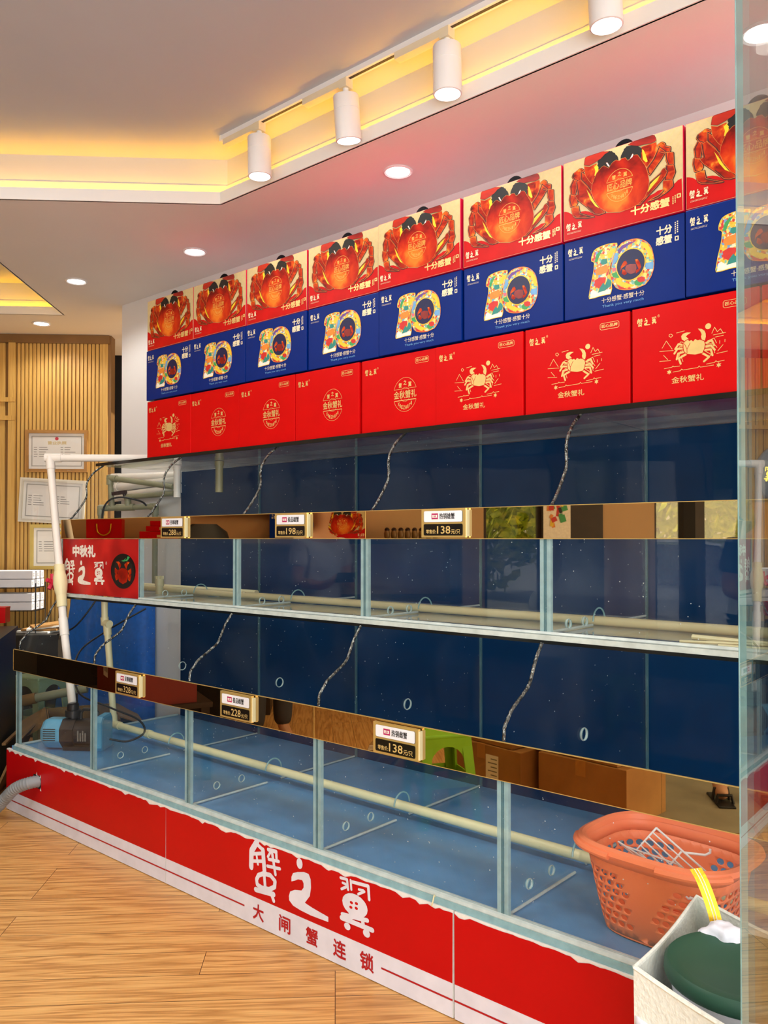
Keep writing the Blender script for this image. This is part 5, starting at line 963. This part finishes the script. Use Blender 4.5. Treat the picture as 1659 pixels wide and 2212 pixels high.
for lv, z in enumerate((.170, .340)):
    for r_ in range(2):
        for k in range(3):
            loc = c_+Matrix.Rotation(rz_, 3, 'Z') @ V3((.00+.012*k+random.uniform(-.004, .004), -.058+.070*k, .746+z+r_*.063)); lab = 'small white carton, %s of the %s row, %s level of wire shelf' % (('nearest', 'middle', 'farthest')[k], ('lower', 'upper')[r_], ('lower', 'upper')[lv])
            if proto is None:
                proto = thing('white_carton', lab, 'box', loc, rz_, 'white cartons on the wire shelf'); mb = MB(); mb.box(-.30, .17, -.0305, .0305, 0, .058, 'carton_white'); o = mb.build('carton', proto); mb = MB(); mb.rect(-.018, .018, .010, .040, Fr((.17, 0, 0), (0, 1, 0)), .0008, 'ink_grey'); mb.rect(-.014, .022, .006, .036, Fr((.17, 0, 0), (0, 1, 0)), .0012, 'carton_white'); mb.build('end_label', proto)
            else: dup(proto, loc, rz_+random.uniform(-.006, .006), lab, 'white cartons on the wire shelf')
# ------------------------------------------------------------------ the side of the shop seen only in the mirror strips and the glass
LF = lambda u, d, z: V3((*uv(u, -4.4+d), z))
def along(name, lab, cat, u, d, z, rz=0): x, y = uv(u, -4.4+d); return thing(name, lab, cat, (x, y, z), math.atan2(UY, UX)+rz)
# tan shelf unit along the left wall
t = along('wall_shelf', 'tan wall shelf board carrying red bags and boxes, reflected in the upper mirror', 'shelf', 4.6, .25, 0)
mb = MB(); mb.box(-1.25, 1.7, -.245, .22, 1.405, 1.445, 'tan_panel'); mb.build('board', t)
for x in (-1.2, .2, 1.6): mb = MB(); mb.ring([[(x-.012, -.245, 1.25), (x+.012, -.245, 1.25), (x+.012, -.245, 1.404), (x-.012, -.245, 1.404)], [(x-.012, .15, 1.39), (x+.012, .15, 1.39), (x+.012, .15, 1.404), (x-.012, .15, 1.404)]], 'tan_panel'); mb.build('bracket', t)
t = along('gift_bag', 'red paper gift bag with gold cord handles on the tan shelf', 'bag', 5.10, .25, 1.446)
mb = MB(); mb.ring([[(-.15, -.05, 0), (.15, -.05, 0), (.15, .05, 0), (-.15, .05, 0)], [(-.15, -.06, .17), (.15, -.06, .17), (.15, .06, .17), (-.15, .06, .17)]], 'box_red'); mb.build('paper_bag', t)
for s in (-1, 1): mb = MB(); mb.tube(spline([(-.06, s*.062, .13), (-.05, s*.066, .06), (0, s*.067, .03), (.05, s*.066, .06), (.06, s*.062, .13)], 4), .005, 'ribbon_gold', 6); mb.build('handle', t, True)
for k, (u, w, z) in enumerate(((4.62, .34, 1.446), (4.60, .27, 1.512), (4.58, .24, 1.557))):
    t = along('gift_box', ('dark red flat gift box, lowest of the stack reflected in the upper mirror', 'dark red flat gift box, middle of the reflected stack', 'dark red flat gift box, topmost of the reflected stack')[k], 'gift box', u, .25, z); mb = MB(); mb.box(-w/2, w/2, -.11, .11, 0, .064 if k == 0 else .044, 'box_red'); o = mb.build('carton', t); bevel(o, .003); mb = MB(); mb.box(-.02, .02, -.113, -.108, .012, .034, 'gold_ink'); mb.build('clasp', t)
for k, (u, z, r_) in enumerate(((4.35, 1.30, .34), (3.0, 1.12, .3))): pass
t = along('office_chair', 'black high backed office chair reflected in the upper mirror', 'chair', 4.25, 1.0, 0, 2.6)
mb = MB(); mb.obox((0, 0, .47), .52, .5, .09, 'leather_black'); o = mb.build('seat', t); bevel(o, .03, 3)
mb = MB(); mb.ring([[(w*math.cos(a), .24+.05*math.sin(a), z) for a in [k*2*PI/16 for k in range(16)]] for z, w in ((.5, .2), (.75, .25), (1.1, .27), (1.35, .24), (1.50, .19), (1.56, .10))], 'leather_black'); mb.build('backrest', t, True)
mb = MB(); mb.cyl((0, 0, .06), (0, 0, .43), .03, 'track_black', 10); [mb.tube([(0, 0, .08), (.28*math.cos(k*1.257), .28*math.sin(k*1.257), .05)], .02, 'track_black', 8) for k in range(5)]; mb.build('base', t, True)
t = along('wall_moulding', 'tan stepped moulding on the left wall, reflected in the upper mirror', 'moulding', 3.75, .02, 1.62)
mb = MB(); pts = [(-.45, 0), (.55, 0), (.62, .05), (.50, .09), (-.40, .06)]; mb.slab(pts, [], Fr((0, 0, .06), (1, 0, 0), (0, 0, 1)), -.05, .06, 'brown_trim'); mb.build('profile', t)
t = along('sideboard', 'low dark sideboard along the tan wall, reflected in the lower mirror', 'cabinet', 4.75, .28, 0)
mb = MB(); mb.box(-1.36, 1.7, -.24, .24, .02, .80, 'leather_black'); mb.build('body', t); mb = MB(); mb.box(-1.38, 1.72, -.25, .25, .801, .83, 'wood_dark'); mb.build('worktop', t)
for k in range(4): mb = MB(); mb.box(-1.34+.755*k, -.61+.755*k, .241, .258, .06, .77, 'wood_dark'); d_ = mb.build('door', t); mb = MB(); mb.box(-.70+.755*k, -.68+.755*k, .2585, .27, .38, .50, 'gold_edge'); mb.build('handle', d_)
# display shelf with two printed gift boxes and jars
t = along('display_shelf', 'dark display shelf with gift boxes and jars on the left wall', 'shelf', 2.75, .22, 0)
for z0 in (1.40, .9): mb = MB(); mb.box(-.75, .58, -.2, .2, z0, z0+.035, 'wood_dark'); mb.build('board', t)
for x in (-.73, .56): mb = MB(); mb.box(x-.02, x+.02, -.2, .2, 0, 1.4, 'wood_dark'); mb.build('upright', t)
def room_rz(): return math.atan2(UY, UX)
x, y = uv(3.26, -4.4+.41); dup(t2, (x, y, 1.436), math.atan2(UY, UX), 'blue gift box with a number ten on the far display shelf, seen in the mirror')
x, y = uv(2.84, -4.4+.41); dup(t1, (x, y, 1.436), math.atan2(UY, UX), 'crab gift box on the far display shelf, seen in the mirror')
pj = None
for k in range(8):
    u = 2.64-.062*k; x, y = uv(u, -4.4+.26); lab = 'brown stoneware jar with a cloth cap, %s on the reflected shelf' % ORD[k]
    if pj is None:
        pj = thing('wine_jar', lab, 'jar', (x, y, 1.436), 0, 'stoneware jars on the display shelf'); mb = MB(); mb.lathe([(0, 0), (.018, 0), (.027, .03), (.028, .06), (.02, .085), (0, .085)], (0, 0, 0), 'jar_brown', 16); mb.build('body', pj, True); mb = MB(); mb.lathe([(0, .08), (.022, .083), (.024, .095), (.012, .11), (0, .112)], (0, 0, 0), 'crab_dark', 14); mb.build('cap', pj, True)
    else: dup(pj, (x, y, 1.436), 0, lab, 'stoneware jars on the display shelf')
t = along('hanging_poster', 'colourful product poster on the dark pillar, reflected in the upper mirror', 'poster', 1.02, .035, 1.35)
FQ = Fr((0, 0, 0), (1, 0, 0), (0, 0, 1))
if True:
    mb = MB(); mb.box(-.13, .13, -.004, .004, 0.1, .75, 'ink_white'); mb.build('sheet', t)
    mb = MB()
    rr = random.Random(9)
    for s in (-1, 1):
        for k in range(22): mb.obox((rr.uniform(-.09, .09), s*(.0055+.0003*k), rr.uniform(.22, .55)), rr.uniform(.02, .06), .0006, rr.uniform(.03, .08), rr.choice(['ink_red', 'ink_orange', 'ink_black', 'ink_green', 'ink_yellow']), 0, 0, rr.uniform(-.5, .5))
    mb.build('product_print', t)
# floor things in front of the tanks, seen in the lower mirror
stool('bright green plastic stool reflected in the lower mirror', (-2.60, .66, 0), .46, .27, 'stool_green', .55)
def floor_box(lab, loc, sx, sy, h, rz, lbl):
    t = thing('cardboard_box', lab, 'box', loc, rz, 'cardboard boxes stacked in front of the tanks'); mb = MB(); mb.box(-sx/2, sx/2, -sy/2, sy/2, 0, h, 'cardboard'); o = mb.build('carton', t); bevel(o, .004)
    mb = MB(); mb.box(-.03, .03, -sy/2-.0008, sy/2+.0008, h-.08, h+.0008, 'frame_wood'); mb.build('tape', t)
    if lbl:
        f = Fr((0, sy/2, 0), (-1, 0, 0)); mb = MB(); a = -lbl; mb.rect(a-.045, .05, a+.045, h-.05, f, .001, 'paper')
        for k in range(6): mb.rect(a-.035, h-.075-.022*k, a+.01+.02*(k % 2), h-.069-.022*k, f, .0014, 'ink_grey')
        mb.build('shipping_label', t, label_ := None) if False else mb.build('shipping_label', t)
    return t
rzb = .12
floor_box('brown cardboard box, lower left of the reflected stack', (-2.60, .02, 0), .56, .42, .30, rzb, .08)
floor_box('brown cardboard box, lower right of the reflected stack', (-2.02, -.02, 0), .52, .42, .30, rzb-.05, 0)
floor_box('brown cardboard box, upper left of the reflected stack', (-2.64, .00, .302), .54, .42, .30, rzb+.04, .14)
floor_box('brown cardboard box, upper right of the reflected stack', (-2.06, -.04, .302), .52, .42, .26, rzb, 0)
t = thing('side_table', 'dark side table carrying a red carton, reflected in the lower mirror', 'table', (-4.55, 1.12, 0), .4)
mb = MB(); mb.box(-.45, .45, -.3, .3, .44, .47, 'wood_dark'); mb.build('tabletop', t)
for x in (-.41, .41):
    for y in (-.26, .26): mb = MB(); mb.box(x-.025, x+.025, y-.025, y+.025, 0, .44, 'wood_dark'); mb.build('leg', t)
t = thing('red_carton', 'large dark red carton with a barcode label on the side table', 'box', (-4.52, 1.16, .471), .35)
mb = MB(); mb.box(-.38, .38, -.22, .22, 0, .34, 'carton_maroon'); mb.build('carton', t); mb = MB(); f = Fr((0, .22, 0), (-1, 0, 0)); mb.rect(.02, .12, .16, .22, f, .001, 'paper'); [mb.rect(.03+.012*k, .15, .036+.012*k, .20, f, .0014, 'ink_black') for k in range(9)]; mb.build('barcode_label', t)
# pair of suede shoes under the table edge
for k, (x, y, a) in enumerate(((-3.42, .12, 1.2), (-3.62, .02, 1.0))):
    t = thing('shoe', ('tan suede shoe with laces on the floor, nearer the tanks', 'tan suede shoe with laces on the floor, farther from the tanks')[k], 'shoe', (x, y, 0), a, 'suede shoes on the floor')
    mb = MB(); S_ = lambda x, w, z0, z1: [(x, w*math.cos(g), (z0+z1)/2+(z1-z0)/2*math.sin(g)) for g in [i*2*PI/12 for i in range(12)]]
    mb.ring([S_(-.13, .025, .02, .06), S_(-.11, .038, .015, .10), S_(-.05, .040, .015, .10), S_(.0, .042, .015, .085), S_(.08, .046, .015, .06), S_(.13, .035, .015, .05), S_(.145, .015, .02, .04)], 'suede'); mb.build('upper', t, True)
    mb = MB(); mb.box(-.13, .135, -.04, .04, 0.001, .018, 'pvc_cream'); o = mb.build('sole', t); bevel(o, .012, 3)
    mb = MB(); [mb.tube([(.0+.018*i, -.025, .086-.004*i), (.012+.018*i, .025, .086-.004*i)], .003, 'ink_white', 6) for i in range(4)]; mb.build('laces', t, True)
# person taking part in the reflections: standing in front of the tanks, in a pale T-shirt
def skin_body(name, parent, V, E, R, m, sub=2):
    me = bpy.data.meshes.new(name); me.from_pydata(V, E, []); o = bpy.data.objects.new(name, me); C.objects.link(o); o.parent = parent; me.materials.append(MAT[m])
    md = o.modifiers.new('skin', 'SKIN'); md.use_smooth_shade = True
    for v, r in zip(me.skin_vertices[0].data, R): v.radius = (r, r) if not isinstance(r, tuple) else r
    me.skin_vertices[0].data[0].use_root = True
    s = o.modifiers.new('sub', 'SUBSURF'); s.levels = sub; s.render_levels = sub
    return o
def person(lab, loc, rz, shirt, phone, sandals):
    pe = thing('person', lab, 'person', loc, rz)
    V = [(0, 0, .95), (0, 0, 1.1), (0, .0, 1.28), (0, 0, 1.42), (0, .015, 1.50), (0, .03, 1.58), (0, .03, 1.66), (0, .02, 1.72),
         (-.10, 0, .92), (-.105, .01, .50), (-.11, 0, .10), (-.115, .10, .03), (.10, 0, .92), (.105, .01, .50), (.11, 0, .10), (.115, .10, .03),
         (-.17, 0, 1.40), (-.23, .02, 1.13), (-.13, .22, 1.10), (-.07, .28, 1.13), (.17, 0, 1.40), (.23, .02, 1.13), (.13, .22, 1.10), (.07, .28, 1.13)]
    E = [(0, 1), (1, 2), (2, 3), (3, 4), (4, 5), (5, 6), (6, 7), (0, 8), (8, 9), (9, 10), (10, 11), (0, 12), (12, 13), (13, 14), (14, 15), (3, 16), (16, 17), (17, 18), (18, 19), (3, 20), (20, 21), (21, 22), (22, 23)]
    for sx, i in ((-1, 19), (1, 23)):
        for k in range(5):
            b = len(V); bx, by, bz = V[i]; V += [(bx+sx*.02-sx*.018*(k if k < 4 else 1.0), by+.03, bz+.02+(.01*k if k < 4 else .03)), (bx+sx*.02-sx*.018*k-sx*.02, by+.06-.008*abs(k-1.5), bz+.035+.008*k)]; E += [(i, b), (b, b+1)]
    R = [(.155, .11), (.14, .10), (.16, .11), (.13, .09), .05, .065, .095, .07, .095, .065, .045, .035, .095, .065, .045, .035, .065, .048, .036, .032, .065, .048, .036, .032]+[.009, .008]*10
    skin_body('body', pe, V, E, R, 'skin')
    Vs = [(0, 0, .90), (0, 0, 1.1), (0, 0, 1.28), (0, 0, 1.41), (-.175, 0, 1.40), (-.215, .012, 1.22), (.175, 0, 1.40), (.215, .012, 1.22)]
    skin_body('shirt', pe, Vs, [(0, 1), (1, 2), (2, 3), (3, 4), (4, 5), (3, 6), (6, 7)], [(.19, .14), (.17, .125), (.185, .13), (.14, .10), .085, .082, .085, .082], shirt)
    Vt = [(0, 0, .98), (-.10, 0, .90), (-.105, .01, .50), (-.11, 0, .09), (.10, 0, .90), (.105, .01, .50), (.11, 0, .09)]
    skin_body('trousers', pe, Vt, [(0, 1), (1, 2), (2, 3), (0, 4), (4, 5), (5, 6)], [(.175, .125), .115, .085, .07, .115, .085, .07], 'trousers')
    b = MB(); b.ring([[(.078*s*math.cos(a), .012+.098*s*math.sin(a), z) for a in [k*2*PI/18 for k in range(18)]] for z, s in ((1.665, 1.05), (1.70, 1.12), (1.74, 1.0), (1.775, .7), (1.79, .25))], 'leather_black'); b.build('hair', pe, True)
    if phone: b = MB(); b.obox((0, .345, 1.165), .16, .012, .078, 'track_black', 0, -.5); o = b.build('phone', None); o.matrix_world = pe.matrix_basis; tag(o, 'dark phone held in the hands of the reflected person', 'phone')
    if sandals:
        for s in (-1, 1):
            b = MB(); b.box(s*.115-.045, s*.115+.045, -.07, .19, .001, .016, 'leather_black'); o = b.build('sandal', pe); bevel(o, .007, 3)
            for y_, h_ in ((.06, .075), (.13, .058)): b = MB(); b.tube([(s*.115-.045, y_, .012), (s*.115-.036, y_, h_), (s*.115+.036, y_, h_), (s*.115+.045, y_, .012)], .009, 'leather_black', 8); b.build('strap', o, True)
px, py = uv(3.25, -3.1)
person('person in a pale grey T-shirt looking down at a phone, reflected in the glass', (px, py, 0), math.atan2(UY, UX)+2.6, 'shirt', True, False)
person('person in black sandals standing at the entrance, reflected in the lower mirror', (-1.52, -.68, 0), -.6, 'trousers', False, True)
# round lit sign on the slatted wall, mirrored in the door leaf
t = thing('round_sign', 'round grey sign with glowing yellow lettering, reflected in the door leaf', 'sign', SW.p(1.42, 2.0, .05))
mb = MB(); q = SW.p(1.42, 2.0, .05); mb.lathe([(0, -.02), (.26, -.02), (.26, .02), (.25, .025), (0, .025)], q, 'sign_grey', 36, SW.n); part(mb, 'disc', t, True)
mb = MB(); logo(mb, 1.42-.2, 1.92, .4, .15, SW, .078, 'sign_glow', 'sign_grey'); part(mb, 'glowing_lettering', t, label='glowing yellow lettering')
mb = MB(); mb.cyl(SW.p(1.42, 2.0, .0), SW.p(1.42, 2.0, .031), .05, 'track_black', 12); part(mb, 'bracket', t)
# ------------------------------------------------------------------ outside the street windows
mb = MB(); mb.poly([uv(-40, -4.55), uv(-40, -60), uv(40, -60), uv(40, -4.55)], Fr((0, 0, -.06), (1, 0, 0), (0, 1, 0)), 0, 'pavement'); o = mb.build('pavement'); struct(o)
rt = random.Random(11)
def tree(u, v, h, lab, s=1):
    x, y = uv(u, v); t = thing('tree', lab, 'tree', (x, y, -.05)); mb = MB(); mb.tube([(x, y, -.05), (x+.05, y, h*.3), (x+.2, y+.1, h*.55), (x+.15, y+.2, h*.8)], [.16, .13, .09, .04], 'bark', 10)
    for k in range(7): a = rt.uniform(0, 6.28); z = h*rt.uniform(.25, .6); mb.tube([(x+.08, y+.05, z), (x+.6*math.cos(a), y+.6*math.sin(a), z+.5), (x+1.2*math.cos(a), y+1.2*math.sin(a), z+.8)], [.05, .035, .015], 'bark', 6)
    part(mb, 'trunk', t, True); mb = MB(); vs = []; fs = []
    for k in range(int(5200*s)):
        a = rt.uniform(0, 6.28); el = rt.gauss(0, .5); rr_ = h*.34*rt.random()**.4; c_ = V3((x+rr_*math.cos(a)*math.cos(el), y+rr_*math.sin(a)*math.cos(el), h*.55+rr_*1.35*math.sin(el))); q = V3((rt.gauss(0, 1), rt.gauss(0, 1), rt.gauss(0, 1))).normalized()*.13; w = q.orthogonal().normalized()*.075; b0 = len(vs); vs += [c_-q, c_+w, c_+q, c_-w]; fs.append((b0, b0+1, b0+2, b0+3))
    mb.add(vs, fs, 'foliage'); part(mb, 'foliage', t)
for k, (u, v, h) in enumerate(((1.3, -8.8, 4.2), (-2.0, -9.6, 4.6), (-5.3, -10.4, 4.6), (6.0, -12.5, 4.8), (1.0, -14.6, 5.0), (-7.4, -13.5, 5.0), (-2.6, -15.5, 5.4))):
    tree(u, v, h, ('sunlit street tree in front of the narrow window', 'sunlit street tree seen between the two dark pillars', 'sunlit street tree outside the wide window', 'tall street tree behind the tan shelf wall', 'tall far street tree behind the middle window', 'tall far street tree at the far end of the pavement', 'tallest street tree behind the other trees')[k])
t = thing('car', 'white parked car on the pavement, reflected in the middle tank glass', 'car', (*uv(-1.5, -6.7), -.055), math.atan2(UY, UX)+.15)
mb = MB(); rings = []
for x, zt, w in ((-2.1, .62, .72), (-2.05, .80, .80), (-1.3, .95, .86), (-.75, 1.0, .88), (.1, 1.0, .88), (1.3, .98, .88), (1.95, .92, .82), (2.1, .7, .74)): rings.append([(x, -w, .28), (x, -w*1.02, .55), (x, -w*.97, zt*.93), (x, -w*.75, zt), (x, w*.75, zt), (x, w*.97, zt*.93), (x, w*1.02, .55), (x, w, .28)])
mb.ring(rings, 'car_white'); o = mb.build('body_shell', t, True); o.modifiers.new('sub', 'SUBSURF').render_levels = 2
mb = MB(); mb.ring([[(x, -w, .96), (x, w, .96), (x+dx, w*.8, z), (x+dx, -w*.8, z)] for x, w, dx, z in ((-.75, .80, .0, .97), (-.25, .80, .25, 1.42), (1.0, .80, -.05, 1.44), (1.7, .78, 0, .98))], 'car_glass'); mb.build('cabin_glass', t)
mb = MB(); mb.ring([[(x, -w, z), (x, w, z), (x, w, z+.03), (x, -w, z+.03)] for x, w, z in ((-.05, .60, 1.41), (.3, .66, 1.46), (.8, .66, 1.46), (1.0, .6, 1.43))], 'car_white'); mb.build('roof', t)
for x in (-1.35, 1.35):
    for s in (-1, 1): mb = MB(); mb.lathe([(0, -.1), (.30, -.1), (.33, -.07), (.33, .07), (.30, .1), (0, .1)], (x, s*.80, .33), 'tyre', 24, (0, 1, 0)); mb.lathe([(0, s*.105-.004), (.2, s*.105-.004), (.2, s*.105+.004), (0, s*.105+.004)], (x, s*.80, .33), 'hose_grey', 16, (0, 1, 0)); mb.build('wheel', t, True)
for s in (-1, 1): mb = MB(); mb.obox((-1.98, s*.62, .72), .2, .3, .1, 'tag_white', s*.35); o = mb.build('headlight', t); bevel(o, .03, 3)
